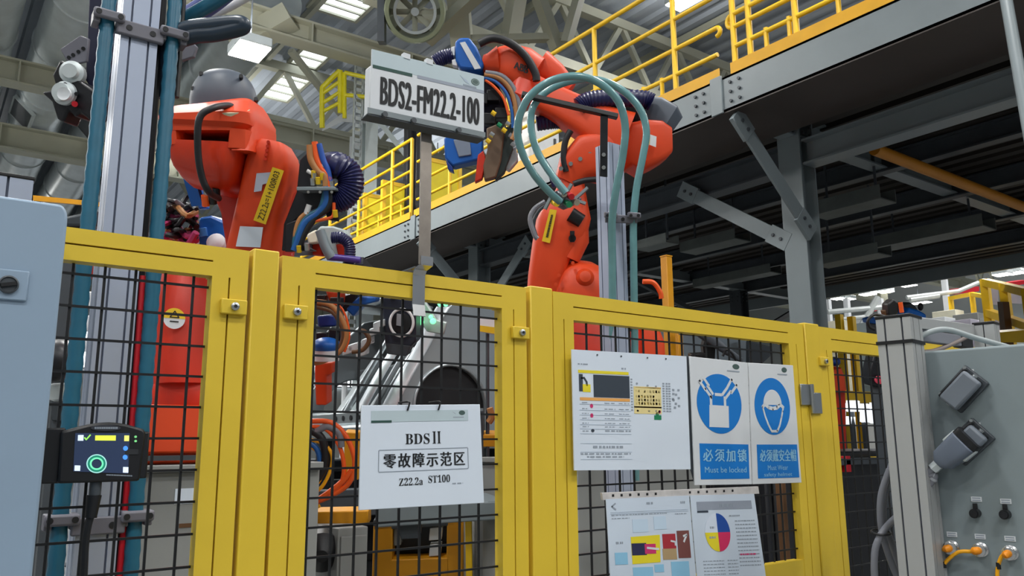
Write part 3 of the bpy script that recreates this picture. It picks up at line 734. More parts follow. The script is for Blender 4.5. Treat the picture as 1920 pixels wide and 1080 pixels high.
lcd('green_ring', (20, 120, 96), lambda m: scr.annulus(m, .41, .78, .165, .21, .75, .0015))
lcd('inner_ring', (110, 220, 170), lambda m: scr.annulus(m, .41, .78, .125, .16, .74, .0018))
lg = Sheet(hm(170, 797), hm(226, 797), hm(226, 808), hm(170, 808))
m = MB(); lg.disc(m, .5, .5, .5, .5, .002); m.build('badge', M('badge_grey', (58, 60, 68), .4, var=0), t)
m = MB(); u = .12
while u < .86: lg.rect(m, u, .34, u+.045, .66, .003); u += .06
m.build('badge_lettering', GINK, t)
lg2 = Sheet(hm(199, 888), hm(248, 890), hm(248, 895), hm(199, 893)); m = MB(); lg2.scribble(m, 0, .2, 1, .5, random.Random(3), .001); m.build('type_line', GINK, t)
for py in (819, 827): MB().cyl(hm(254, py), hm(254, py)-Vector((0, .002, 0)), .002, n=10).build('green_light', M('led_green', (110, 190, 120), .4, emit=.8), t)
MB().bx(xr-.026, xr-.006, HY-.0015, HY, hm(250, 852).z, hm(250, 842).z).build('key', M('key_dark', (40, 42, 46), .5, var=0), t)
# its cord
q = hm(183, 905); t = thing('terminal_cable', 'black cord with plug hanging below the touch terminal', 'cord', q)
MB().cyl((q.x, HY+.015, q.z+.004), (q.x, HY+.015, q.z-.02), .009).build('gland', STEELD, t)
MB().cyl((q.x-.001, HY+.015, q.z-.02), (q.x-.003, HY+.015, q.z-.055), .0115, .009).build('plug', BLACK, t)
MB().tube([(q.x-.003, HY+.015, q.z-.05), (q.x-.008, HY+.014, q.z-.09), (q.x-.006, HY+.012, q.z-.2), (q.x-.012, HY+.012, q.z-.5), (q.x-.02, HY+.012, .3)], .006, n=8).build('lead', BLACK, t)

# ================================================================== sign on the steel strip
SY = 1.43
tl, tr, br, bl = onY(697, 92, SY), onY(907, 143, SY), onY(907, 259, SY), onY(692, 214, SY)
tl.x = bl.x = .696; tr.x = br.x = .979
t = thing('station_sign', 'white station sign reading BDS2-FM22.2-100 on a steel strip', 'sign', ((tl.x+tr.x)/2, SY, bl.z))
sh = Sheet(tl, tr, br, bl)
sh.slab(.003).build('front_board', SIGNW, t)
bt = Sheet(sh.pt(0, .235, -.004), sh.pt(1, .25, -.004), sh.pt(1, 1, -.004), sh.pt(0, 1, -.004))
MB().prism([bt.pt(0, 0), bt.pt(1, 0), bt.pt(1, 1), bt.pt(0, 1)], Vector((0, .027, 0))).build('box', SIGNW, t, bevel=.003)
m = MB(); sh.rect(m, 0, 0, 1, .245, .0004); m.build('header_band', HEAD, t)
m = MB(); sh.rect(m, .01, .235, .34, .285, .0008); m.build('green_bar', DGREEN, t)
m = MB(); sh.rect(m, .385, .235, 1, .285, .0008); m.build('grey_bar', HEADD, t)
m = MB(); sh.text(m, 'BDS2-FM22.2-100', .08, .39, .95, .815, .012, .001, 1.06); m.build('lettering', INK, t)
m = MB(); sh.disc(m, .915, .13, .04, .055, .0009); m.build('oval_emblem', M('emblem_green', (70, 92, 88), .5, var=0), t)
m = MB(); sh.rect(m, .80, .205, .925, .23, .0009); m.build('emblem_text', GINK, t)
m = MB(); sh.poly(m, [(.77, .08), (.83, .13), (.86, .19), (.82, .17)], .0009); m.build('leaping_emblem', LINK, t)
m = MB(); sh.annulus(m, .915, .13, .034, .042, .8, .0012); m.build('emblem_ring', M('emblem_ring', (130, 150, 146), .5, var=0), t)
# carrying ledge
a = sh.pt(-.03, 1.0, .004); b = sh.pt(1.0, 1.0, .004)
l = MB().prism([a, b, b+Vector((0, .03, -.002)), a+Vector((0, .03, -.002))], (0, 0, -.004)).build('ledge', STEELD, t, bevel=.001)
l2 = MB().prism([a, b, b+Vector((0, 0, .012)), a+Vector((0, 0, .012))], (0, -.002, 0)).build('ledge_lip', STEEL, t)
for u in (.1, .34, .74): MB().cyl(sh.pt(u, .985, .004), sh.pt(u, .985, .013), .006, n=12).build('screw', STEELD, t)
for u in (.29, .49): MB().obox(sh.pt(u, -.02, -.004), X3*.008, Y3*.006, Z3*.006).build('top_clip', SIGNW, t)
# strip with hook
px0, px1 = onY(795, 300, SY+.03).x, onY(817, 300, SY+.03).x
xs0, xs1 = .835, .862
tp = thing('sign_strip', 'bright steel strip hooked over the fence, carrying the station sign', 'sign post', (.848, 1.49, FT), None)
MB().bx(xs0, xs1, 1.462, 1.466, 2.012, bl.z+.02).build('strip', M('worn_steel', (168, 158, 148), .3, metal=.85, var=.12, scale=30), tp)
m = MB()
prof = [(1.462, 2.03), (1.462, 2.012), (1.487, 2.006), (1.4955, 1.995), (1.4955, 1.93), (1.490, 1.905)]
for (y0, z0), (y1, z1) in zip(prof, prof[1:]): m.bar((.853, y0, z0), (.853, y1, z1), .03, .003, (0, 0, 1) if abs(y1-y0) > abs(z1-z0) else (0, 1, 0))
m.bx(.838, .868, 1.487, 1.545, 2.0085, 2.0115)
m.build('hook', CHROME, tp)

# ================================================================== zero fault sign on the mesh
BY = 1.478
t = thing('paper_sign', 'white sign reading BDS II hung on the middle mesh panel by two ties', 'sign', onY(790, 957, BY))
sh = Sheet(onY(678, 760, BY), onY(900, 758, BY), onY(908, 943, BY), onY(673, 957, BY))
sh.slab(.004).build('board', PAPER, t, bevel=.001)
m = MB(); sh.rect(m, .075, .055, .885, .165); m.build('header_band', HEAD, t)
m = MB(); sh.rect(m, .075, .150, .235, .172, .001); m.build('green_bar', DGREEN, t)
m = MB(); sh.disc(m, .83, .085, .028, .024, .001); m.build('oval_emblem', MT['emblem_green'], t)
m = MB(); sh.rect(m, .75, .125, .845, .135, .001); sh.poly(m, [(.74, .07), (.77, .09), (.775, .1)], .001); m.build('emblem_text', GINK, t)
m = MB(); sh.text(m, '\U0001D401\U0001D403\U0001D412', .345, .285, .545, .39); sh.text(m, 'II', .578, .27, .632, .385)
for u in (.57, .612): sh.rect(m, u, .268, u+.026, .275); sh.rect(m, u, .382, u+.026, .389)
m.build('title_lettering', INK, t)
m = MB()
for (u0, v0, u1, v1) in ((.14, .435, .87, .442), (.14, .645, .87, .652), (.135, .442, .141, .645), (.869, .442, .875, .645)): sh.rect(m, u0, v0, u1, v1)
m.build('text_box', GINK, t)
m = MB(); sh.text(m, '零故障示范区', .175, .475, .84, .615, .005, .0008, 1.22); m.build('middle_lettering', INK, t)
m = MB(); sh.text(m, '\U0001D419\U0001D7D0\U0001D7D0.\U0001D7D0\U0001D41A', .295, .715, .485, .79); sh.text(m, '\U0001D412\U0001D413\U0001D7CF\U0001D7CE\U0001D7CE', .53, .70, .71, .775); m.build('lower_lettering', INK, t)
m = MB(); sh.scribble(m, .73, .785, .82, .012, random.Random(5)); m.build('small_print', GINK, t)
for u in (.36, .62):
    MB().tube([sh.pt(u, .055, .002), sh.pt(u+.01, 0, .004), sh.pt(u+.012, -.03, .001), (sh.pt(u+.012, 0).x, FY+.02, sh.pt(u, -.03).z)], .0018, n=6).build('tie', BLACK, t)

# ================================================================== big white sheet on the door
WY = 1.480
t = thing('lockout_sheet', 'large white lockout sheet with photo and diagram on the door mesh', 'notice', onY(1180, 880, WY))
sh = Sheet(onY(1072, 655, WY), onY(1287, 668, WY), onY(1295, 880, WY), onY(1077, 882, WY))
sh.slab(.003).build('sheet', PAPER, t)
R5 = random.Random(11)
def inkp(name, mat, fn, k=.0008, sh_=None):
    m = MB(); fn(m); return m.build(name, mat, t)
inkp('green_strip', RYEL, lambda m: sh.rect(m, .045, .17, .46, .195))
inkp('dark_box', SLATE, lambda m: sh.rect(m, .165, .205, .465, .395))
inkp('padlock_shackle', SLATE, lambda m: (sh.rect(m, .05, .205, .08, .35), sh.line(m, [(.07, .24), (.09, .235), (.11, .27), (.112, .30)], .014)))
inkp('padlock_body', RYEL, lambda m: sh.rect(m, .078, .29, .14, .355))
inkp('orange_strip', ORI, lambda m: sh.rect(m, .055, .40, .465, .425))
inkp('diagram_ground', SAND, lambda m: sh.rect(m, .50, .29, .745, .525))
inkp('diagram_band', ORI, lambda m: (sh.rect(m, .50, .295, .745, .303), sh.rect(m, .50, .462, .745, .474)))
def dia(m):
    for r_, v in enumerate((.32, .365, .395, .425)):
        for c_ in range(9): 
            if R5.random() < .85: sh.rect(m, .51+c_*.026, v, .526+c_*.026, v+.022)
inkp('diagram_boxes', M('ink_ochre', (206, 178, 88), .6, var=0), dia)
inkp('diagram_dots', GINK, lambda m: [sh.disc(m, u, v, .009, .009) for u, v in ((.53, .50), (.63, .50), (.695, .50), (.53, .265), (.625, .28), (.70, .285))])
def tbl(m):
    for c_ in (.76, .79, .815):
        for i in range(12): sh.rect(m, c_, .25+i*.022, c_+.018, .256+i*.022+.006)
    for u, v in ((.85, .30), (.85, .335), (.875, .34), (.9, .30), (.845, .38), (.85, .39), (.9, .37), (.87, .42), (.9, .44), (.86, .455)): sh.rect(m, u, v, u+.02, v+.018)
    for i in range(12): sh.rect(m, .475, .225+i*.024, .49, .237+i*.024)
inkp('table_grid', GINK, tbl)
inkp('green_figure', GREEN, lambda m: (sh.rect(m, .675, .535, .74, .575), sh.disc(m, .705, .525, .015, .018)))
inkp('red_mark', PINK, lambda m: (sh.disc(m, .725, .505, .012, .014), sh.disc(m, .145, .47, .012, .018), sh.disc(m, .145, .55, .012, .018)))
inkp('dark_mark', SLATE, lambda m: sh.disc(m, .15, .675, .013, .013))
def body(m):
    for i, v in enumerate((.44, .49, .53, .57, .61, .64)):
        sh.scribble(m, .07, v, .12, .006, R5); sh.scribble(m, .25, v, .34, .006, R5); sh.scribble(m, .37, v, .46, .006, R5)
    sh.scribble(m, .07, .675, .12, .008, R5); sh.scribble(m, .25, .67, .47, .012, R5)
    sh.scribble(m, .15, .80, .40, .02, R5); sh.scribble(m, .05, .86, .46, .012, R5); sh.scribble(m, .1, .885, .4, .012, R5)
    sh.scribble(m, .045, .115, .13, .01, R5); sh.scribble(m, .40, .135, .44, .014, R5)
inkp('print', GINK, body)
inkp('rule_lines', LINK, lambda m: [sh.rect(m, .05, v, .47, v+.003) for v in (.455, .505, .545, .585, .625, .66, .70, .78, .85, .91)])
for u in (.2, .4, .63, .8): MB().cyl(sh.pt(u, .035, .0006), sh.pt(u, .035, .002), .0022, n=8).build('rivet', STEELD, t)
# edge strip between the sheet and the blue signs
o = MB().prism([onY(1287, 668, 1.484), onY(1294, 668, 1.484), onY(1303, 905, 1.484), onY(1296, 880, 1.484)], (0, .004, 0)).build('cable_tie_strip', STEELD); tag(o, 'dark strip between the large white sheet and the padlock sign', 'strip')

# ================================================================== two blue signs
def bluesign(tl, tr, br, bl, label, art, cn, en):
    t = thing('safety_sign', label, 'safety sign', onY(*bl, WY-.002), 'blue and white safety signs')
    s = Sheet(*[onY(*q, WY-.002) for q in (tl, tr, br, bl)]); s.slab(.004).build('board', SIGNW, t, bevel=.001)
    m = MB(); s.disc(m, .47, .36, .385, .24, n=48); m.build('blue_disc', SBLUE, t)
    m = MB(); s.rect(m, .1, .68, .955, .955); m.build('text_panel', SBLUE, t)
    m = MB(); art(s, m); m.build('pictogram', SIGNW, t)
    m = MB(); s.text(m, cn, .15, .72, .91, .82, .008, .0014, 1.3 if len(cn) < 5 else 1.)
    for b, u0, v0, u1, v1 in en: s.text(m, b, u0, v0, u1, v1, 0, .0014)
    m.build('lettering', LBLUE, t)
    m = MB(); s.disc(m, .78, .045, .06, .022); m.build('oval_emblem', MT['emblem_green'], t)
    m = MB(); s.rect(m, .62, .08, .84, .09); m.build('emblem_text', GINK, t)
def art_lock(s, m):
    K = .0014
    s.poly(m, [(.29, .375), (.62, .375), (.615, .55), (.275, .55)], K)
    for (u, v) in ((.30, .30), (.54, .30)): s.rect(m, u, v, u+.04, .38, K)
    # chain links left and right and the bar between
    for a, b in (((.14, .19), (.23, .255)), ((.20, .155), (.29, .22)), ((.23, .25), (.33, .315)), ((.27, .225), (.355, .285))): s.line(m, [a, b], .035, K, asp=.7)
    for a, b in (((.78, .20), (.68, .265)), ((.69, .155), (.62, .215)), ((.665, .255), (.57, .315)), ((.61, .225), (.52, .285))): s.line(m, [a, b], .035, K, asp=.7)
    s.line(m, [(.14, .19), (.20, .155)], .03, K, asp=.7); s.line(m, [(.78, .20), (.69, .155)], .03, K, asp=.7)
    s.line(m, [(.4, .288), (.5, .288)], .035, K, asp=.7)
def art_helmet(s, m):
    K = .0014; A = [(.47+.2*math.cos(a), .35-.13*math.sin(a)) for a in [pi*i/20 for i in range(21)]]
    s.poly(m, A, K)
    s.line(m, [(.25, .37), (.3, .345), (.38, .372), (.47, .38), (.56, .372), (.64, .345), (.7, .37)], .045, K, asp=.7)
    s.line(m, [(.25, .365), (.27, .4), (.3, .45), (.36, .52), (.42, .57), (.54, .57), (.6, .52), (.65, .45), (.68, .4), (.7, .365)], .03, K, asp=.7)
bluesign((1293, 668), (1402, 680), (1410, 908), (1303, 910), 'blue and white sign with hanging padlock pictogram', art_lock, '必须加锁', [('Must be locked', .17, .86, .9, .905)])
bluesign((1404, 680), (1487, 685), (1503, 905), (1412, 908), 'blue and white sign with helmet pictogram', art_helmet, '必须戴安全帽', [('Must Wear', .3, .85, .72, .89), ('safety helmet', .22, .91, .8, .95)])

# ================================================================== two printed pages below
QY = 1.472
rail = thing('sheet_rail', 'worn white punched rail above the two printed pages', 'rail', onY(1280, 930, QY))
m = MB().prism([onY(1129, 924, QY), onY(1422, 912, QY), onY(1424, 926, QY), onY(1131, 938, QY)], (0, .008, 0)); m.build('rail', M('worn_white', (196, 192, 190), .6, var=.12, scale=40), rail, bevel=.001)
rr = random.Random(4)
for k in range(17):
    x = 1150+16*k; y = 930-(x-1130)*.041
    if rr.random() < .75: q = onY(x, y, QY-.0006); MB().bx(q.x-.004, q.x+.003, q.y, q.y+.0005, q.z-.003, q.z+.003).build('hole', INK, rail)
def page(tl, tr, br, bl, label, y=1.470):
    t = thing('printed_page', label, 'page', onY(*bl, y), 'printed pages on the door')
    s = Sheet(*[onY(*q, y) for q in (tl, tr, br, bl)]); s.slab(.0015).build('sheet', PAPER2, t); return t, s
def ink(t, name, mat, fn):
    m = MB(); fn(m); m.build(name, mat, t)
t, s = page((1136, 936), (1292, 929), (1310, 1135), (1148, 1140), 'printed page with yellow photo and red pictures, left of the pie chart page')
ink(t, 'photo_ground', RYEL, lambda m: s.poly(m, [(.25, .36), (.59, .35), (.575, .6), (.25, .61)]))
ink(t, 'photo_hand', M('ink_indigo', (40, 44, 80), .6, var=0), lambda m: s.rect(m, .252, .42, .42, .53, .0012))
ink(t, 'photo_lock', PINK, lambda m: (s.rect(m, .40, .43, .53, .52, .0014), ))
ink(t, 'photo_key', SIGNW, lambda m: s.line(m, [(.43, .465), (.56, .48)], .02, .0018))
ink(t, 'red_picture', M('ink_crimson', (170, 44, 56), .6, var=0), lambda m: (s.rect(m, .62, .345, .78, .48)))
ink(t, 'red_picture_ground', M('ink_tan', (176, 150, 110), .6, var=0), lambda m: (s.rect(m, .61, .48, .78, .58)))
ink(t, 'dark_picture', BROWNI, lambda m: s.rect(m, .80, .32, .955, .57))
ink(t, 'picture_highlight', SIGNW, lambda m: (s.line(m, [(.88, .37), (.92, .36), (.88, .42)], .02, .0014), s.line(m, [(.72, .41), (.77, .42), (.77, .45)], .016, .0014)))
ink(t, 'blue_boxes', LBLUE, lambda m: [s.rect(m, *q) for q in ((.06, .5, .2, .61), (.25, .64, .48, .8), (.50, .62, .61, .69), (.70, .6, .92, .74))])
ink(t, 'pale_boxes', M('ink_pale_blue', (196, 216, 234), .6, var=0), lambda m: [s.rect(m, *q) for q in ((.28, .2, .46, .32), (.53, .18, .68, .3))])
def pr(m):
    r = random.Random(2)
    s.scribble(m, .46, .045, .54, .02, r); s.scribble(m, .88, .05, .94, .02, r); s.scribble(m, .05, .15, .7, .008, r); s.scribble(m, .05, .18, .25, .008, r); s.scribble(m, .8, .16, .95, .008, r); s.scribble(m, .08, .4, .16, .02, r)
    s.line(m, [(.1, .045), (.06, .07), (.1, .10)], .014)
ink(t, 'print', GINK, pr)
ink(t, 'rule_lines', LINK, lambda m: [s.rect(m, .04, v, .97, v+.003) for v in (.125, .14)])
t, s = page((1294, 929), (1414, 926), (1443, 1130), (1312, 1136), 'printed page with a four colour pie chart')
ink(t, 'header_band', HEADD, lambda m: s.rect(m, .08, .06, .93, .135))
ink(t, 'header_mark', SLATE, lambda m: s.rect(m, .08, .142, .24, .16, .001))
for nm, mt, a0 in (('blue_quarter', DBLUE, -pi/2), ('red_quarter', M('ink_rose', (214, 44, 96), .6, var=0), 0), ('yellow_quarter', RYEL, pi/2), ('white_quarter', M('ink_white', (214, 224, 238), .6, var=0), pi)):
    ink(t, nm, mt, lambda m: s.disc(m, .35, .345, .185, .175, .001, 14, a0, a0+pi/2))
def pr2(m):
    r = random.Random(8)
    s.scribble(m, .42, .085, .62, .03, r, .0012); s.scribble(m, .24, .29, .31, .02, r, .0014); s.scribble(m, .22, .38, .31, .02, r, .0014)
    s.scribble(m, .55, .19, .72, .012, r)
    for i in range(13): s.scribble(m, .63, .24+i*.034, .95, .01, r)
    for i in range(6): s.scribble(m, .1, .60+i*.03, .40, .008, r); s.scribble(m, .45, .6+i*.03, .6, .008, r)
ink(t, 'print', GINK, pr2)
ink(t, 'pink_note', PINK, lambda m: s.scribble(m, .65, .545, .9, .014, random.Random(9), .0012))

# ================================================================== grey connector box on aluminium posts (right)
BO = P(1715, 660, 2.0); BD = Vector((.155, -.988, 0)).normalized(); BN = Vector((-.988, -.155, 0)).normalized()   # BN faces the camera
def bf(px, py, k=0.): return onPlane(px, py, BO+BN*k, BN)
t = thing('connector_box', 'grey connector box at the right with black plugs and small white tags', 'box', (BO.x, BO.y, .8))
zt = BO.z; zb_ = .55
c = BO+BD*.55-BN*.14; c.z = (zt+zb_)/2
MB().obox(c, BD*.55, BN*.14, Z3*(zt-zb_)/2).build('body', BOXG, t, bevel=.006)
for e in (.12, 1.0):
    q = BO+BD*e-BN*.14; MB().bx(q.x-.03, q.x+.03, q.y-.03, q.y+.03, 0, zb_).build('stand_leg', ALU, t)
def ftag(px, py, w=.022, h=.011):
    q = bf(px, py); m = MB().obox(q+BN*.0008, BD*w/2, BN*.0008, Z3*h/2).build('name_tag', SIGNW, t)
    for e in (-.0025, .0025): MB().obox(q+BN*.0018+Z3*e, BD*w*.4, BN*.0002, Z3*.0013).build('tag_print', GINK, m)
for px, py in ((1817, 697), (1829, 797), (1831, 936), (1886, 940), (1785, 1002), (1838, 1006), (1894, 1010)): ftag(px, py)
# heavy rectangular plugs
def harting(px, py, label, ang, withcable=False):
    q = bf(px, py); a = BD*math.cos(ang)+Z3*math.sin(ang); b = -BD*math.sin(ang)+Z3*math.cos(ang)
    h = thing('socket_housing', label, 'socket', q, 'heavy rectangular sockets on the box')
    MB().obox(q+BN*.006+b*.006, a*.047, b*.033, BN*.006).build('flange', STEELD, h, bevel=.003)
    g = MB().obox(q+BN*.026+b*.004, a*.04, b*.022, BN*.016).build('housing', BLACKM, h, bevel=.004)
    MB().obox(q+BN*.05-b*.002, a*.042, b*.024, BN*.010).build('lid', M('plug_grey', (104, 112, 122), .45), h, bevel=.006)
    for e in (-1, 1):
        MB().cyl(q+BN*.034+a*.041*e, q+BN*.034+a*.046*e, .006).build('lever_pin', BOLT, h)
    MB().obox(q+BN*.03+b*.026, a*.043, b*.003, BN*.012).build('lever', BLACK, h, bevel=.002)
    for e in (-1, 1): MB().cyl(q+BN*.012+a*.041*e+b*.034, q+BN*.015+a*.041*e+b*.034, .004, n=8).build('screw', BOLT, h)
    return q, a, b
harting(1812, 733, 'closed black socket on the grey box, topmost under its tag', math.radians(45))
q, a, b = harting(1822, 832, 'black socket on the grey box taking the thick grey cable', math.radians(42))
# plug hood on the lower one with its cable
hd = thing('cable_plug', 'slate grey plug hood with thick grey cable on the box', 'plug', bf(1800, 850))
hc = bf(1803, 846)+BN*.06; hx = (bf(1822, 828)-bf(1775, 868)).normalized(); hy = hx.cross(BN)
MB().loft([(hc-hx*.045, hy*.012, BN*.014, 3), (hc-hx*.03, hy*.026, BN*.022, 4), (hc+hx*.03, hy*.03, BN*.026, 5), (hc+hx*.034, hy*.03, BN*.026, 5)], 24).build('hood', M('plug_slate', (98, 108, 124), .45), hd, bevel=.002)
MB().loft([(hc+hx*.034, hy*.031, BN*.02, 5), (hc+hx*.05, hy*.031, BN*.02, 5)], 24).build('lock_frame', BLACK, hd)
MB().obox(hc+hx*.02+hy*.0, hx*.018, hy*.033, BN*.01).build('lever', GALV, hd, bevel=.003)
MB().cyl(hc-hx*.062, hc-hx*.043, .013, n=6).build('gland', GALV, hd)
cp = [hc-hx*.06, hc-hx*.085, bf(1752, 893, .055), bf(1725, 928, .055), bf(1695, 958, .06), P(1665, 985, 1.96), P(1648, 1010, 1.96), P(1640, 1040, 1.96), P(1642, 1100, 1.96), P(1660, 1160, 1.96)]
MB().tube(cp, .0085, n=10, smooth=8).build('cable', GRC, hd)
m = MB()
pp = spl([Vector(p) for p in cp], 8)
for i in (14, 17): m.tube([pp[i], pp[i+1]], .0097, n=10, smooth=0)
m.build('cable_mark', M('cable_mark', (168, 172, 178), .4, var=0), hd)
cable(pxl([(1668, 880), (1652, 930), (1652, 985), (1666, 1040), (1690, 1100)], 1.98), .008, GRC, 'grey cable looped on the left side of the aluminium post', 'grey cables at the box', n=10)
cable(pxl([(1672, 870), (1660, 920), (1657, 975), (1676, 1030), (1700, 1110)], 2.0), .008, GRC, 'second grey cable behind the loop at the aluminium post', 'grey cables at the box', n=10)
m = MB(); cc = P(1652, 998, 1.97)
for e in range(3): pass
o = MB().tube([cc+RT*.022*math.cos(a_)+FW*.022*math.sin(a_) for a_ in [2*pi*i/12 for i in range(12)]], .0025, n=6, smooth=2, closed=True).build('cable_tie', BLACK); tag(o, 'black cable tie around the grey cable loop', 'tie', 'cable ties')
# small round caps
for px, py, l in ((1831, 962, 'left'), (1887, 964, 'right')):
    q = bf(px, py); h = thing('capped_socket', 'small black capped socket on the grey box, %s of the pair' % l, 'socket', q, 'capped sockets on the box')
    MB().cyl(q, q+BN*.02, .0105, n=20).build('cap', BLACK, h); MB().cyl(q+BN*.02, q+BN*.024, .008, n=20).build('cap_face', BLACKM, h)
    MB().obox(q+BN*.005+Z3*.014, BD*.005, BN*.002, Z3*.008).build('strap', BLACK, h, bevel=.001)
# round sockets with yellow cords
for i, (px, py, l, ex_) in enumerate(((1786, 1026, 'leftmost', [(1768, 1030), (1757, 1048), (1752, 1085)]), (1840, 1030, 'middle', [(1820, 1034), (1795, 1036), (1770, 1058), (1755, 1090)]), (1896, 1036, 'rightmost', [(1880, 1041), (1872, 1060), (1870, 1090)]))):
    q = bf(px, py); h = thing('round_socket', 'round steel socket with yellow cord, %s of three on the box' % l, 'socket', q, 'round sockets with yellow cords')
    MB().lathe(q, BN, [(0, .016), (.004, .016), (.006, .012), (.016, .012), (.018, .0145), (.024, .0145), (.026, .01)], 24).build('shell', CHROME, h)
    MB().tube([q+BN*.022, q+BN*.034, bf(ex_[0][0]+6, ex_[0][1]-1, .03)], .0085, n=12).build('plug', M('plug_orange', (240, 146, 10), .45, var=0), h)
    MB().tube([bf(ex_[0][0]+8, ex_[0][1]-1, .03)]+[bf(x, y, .022) for x, y in ex_]+[bf(ex_[-1][0]+4, 1180, .02)], .0042, n=8).build('cord', YEC, h)
    p0 = bf(ex_[-2][0], ex_[-2][1], .022)
    MB().cyl(p0+Z3*.006, p0-Z3*.008, .0049, n=10).build('cord_ring', BLACK, h)
# posts and rails carrying it
q = P(1685, 604, 1.99)
t2 = alupost((q.x, q.y, 0), .040, .040, q.z+.006, 'aluminium post with black cap standing left of the grey connector box', ex=-BD, ey=-BN, mat=ALU2)
z = P(1684, 645, 1.99).z
m = MB(); m.obox((q.x, q.y, z), BD*.043, BN*.043, Z3*.004); m.build('strap', BLACK, t2)
q2 = P(1850, 625, 2.25)
alupost((q2.x, q2.y, 0), .026, .026, P(1850, 610, 2.25).z, 'small aluminium post with black cap behind the grey connector box', ex=-BD, ey=-BN, slots=1, mat=ALU2)
t = thing('cross_rail', 'grey aluminium rail with black end between the two posts at right', 'rail', P(1760, 625, 2.1))
MB().bar(P(1712, 606, 2.05), P(1835, 622, 2.3), .03, .03).build('rail', ALU2, t, bevel=.002)
MB().bar(P(1714, 628, 2.05), P(1800, 640, 2.2), .022, .03).build('lower_rail', GRC, t, bevel=.002)
MB().bar(P(1795, 639, 2.19), P(1816, 643, 2.22), .026, .034).build('end_cap', BLACK, t, bevel=.002)
cable(pxl([(1708, 645, 2.05), (1735, 626, 2.05), (1775, 618, 2.05), (1830, 634, 2.05), (1880, 648, 2.05), (1930, 662, 2.1)], 2.05), .007, M('pale_conduit', (150, 158, 160), .45), 'pale conduit arching over the top of the grey connector box', 'grey cables at the box', n=10)
cable(pxl([(1712, 660, 2.06), (1750, 658, 2.1), (1785, 645, 2.15), (1812, 632, 2.2)], 2.1), .006, M('tan_conduit', (128, 116, 112), .5), 'thin brown conduit behind the top edge of the grey box', 'grey cables at the box', n=10)

# ================================================================== left robot (R1), about 3.7 m away
def decal(pix, d, mat, name, parent, t=.003):
    return MB().prism([P(x, y, d) for x, y in pix], FW*t).build(name, mat, parent)
D1 = 3.7
r1 = thing('industrial_robot', 'orange industrial robot at left with grey dome, facing away', 'robot', (1.08, 3.87, 0))
ex, ey = X3, Y3; c1 = Vector((1.09, 3.87, 0))
b = MB(); b.bx(c1.x-.30, c1.x+.30, c1.y-.30, c1.y+.30, 1.56, 1.62); b.loft([(c1+Z3*1.62, X3*.28, Y3*.28, 5), (c1+Z3*1.72, X3*.27, Y3*.27, 5), (c1+Z3*1.80, X3*.23, Y3*.23, 3)], 28)
b.build('foot', ORG, r1, bevel=.01)
MB().bx(c1.x-.36, c1.x-.02, c1.y-.33, c1.y-.26, 1.60, 1.80).build('connector_cover', ORG, r1, bevel=.012)
MB().loft([(c1+Z3*1.80, X3*.25, Y3*.25), (c1+Z3*1.86, X3*.26, Y3*.26), (c1+Z3*1.9, X3*.25, Y3*.25)], 32).build('turntable', REDO, r1)
MB().loft([(c1+Z3*1.90+X3*.0, X3*.24, Y3*.25, 5), (c1+Z3*2.2, X3*.27, Y3*.25, 5), (c1+Z3*2.42, X3*.25, Y3*.22, 5), (c1+Z3*2.47, X3*.2, Y3*.18, 4)], 28).build('column', REDO, r1)
# warning sticker on the column
sy = c1.y-.25; q = onY(327, 597, sy-.006); st = thing
sh = Sheet(Vector((q.x-.045, sy-.004, q.z+.045)), Vector((q.x+.045, sy-.004, q.z+.045)), Vector((q.x+.045, sy-.004, q.z-.045)), Vector((q.x-.045, sy-.004, q.z-.045)))
m = MB(); sh.disc(m, .5, .5, .5, .5, .001); sk = m.build('round_sticker', SIGNW, r1, label='round white and yellow warning sticker')
m = MB(); sh.disc(m, .5, .5, .5, .5, .002, 20, pi, 2*pi); m.build('sticker_yellow', LABY, sk)
m = MB(); sh.line(m, [(.5, .15), (.3, .45), (.7, .45), (.5, .15)], .05, .003); sh.rect(m, .3, .62, .7, .68, .003); m.build('sticker_print', INK, sk)
# lower arm: leaning broad casting
la = [(470, 560, 3.62), (486, 470, 3.6), (505, 380, 3.56), (522, 300, 3.52)]
arm = MB(); armloft(arm, [(474, 600, 3.66, 52, .15), (480, 500, 3.62, 50, .15), (492, 430, 3.60, 46, .14), (503, 370, 3.57, 43, .14), (512, 318, 3.54, 41, .14), (516, 288, 3.52, 36, .13), (518, 270, 3.51, 22, .1)], 4.5, 28)
arm.build('lower_arm', ORG, r1, label='leaning orange lower arm carrying the yellow label')
side = MB(); armloft(side, [(515, 560, 3.70, 14, .12), (528, 460, 3.68, 18, .12), (540, 380, 3.66, 17, .12), (548, 320, 3.63, 13, .11), (546, 296, 3.62, 6, .08)], 4, 20); side.build('arm_shaded_side', M('robot_orange_shaded', (200, 46, 16), .4, coat=.2, var=.05), r1)  # depth side of the arm, its shade put into a darker orange
dl = lambda y: 3.40+(y-300)*.0005
def tilt(pts, off=0.): return [P(x, y, 3.385+(y-290)*.00037+off) for x, y in pts]
def tdecal(pts, mat, name, off=0., parent=r1): return MB().prism(tilt(pts, off), FW*.004).build(name, mat, parent)
lab = tdecal([(511, 313), (532, 320), (498, 421), (475, 413)], LABY, 'yellow_label')
s = Sheet(*tilt([(475, 413), (511, 313), (532, 320), (498, 421)], -.0015)); m = MB(); s.text(m, 'Z22.2a=1+100R03', .05, .25, .95, .75, .0, .0006); m.build('label_lettering', INK, lab)
tdecal([(481, 325), (507, 323), (503, 343), (492, 346), (490, 358), (476, 360)], M('tape_grey', (176, 180, 196), .5, var=.03), 'silver_tape', .003)
tdecal([(450, 424), (493, 426), (488, 464), (442, 462)], PAPER, 'white_label', .006)
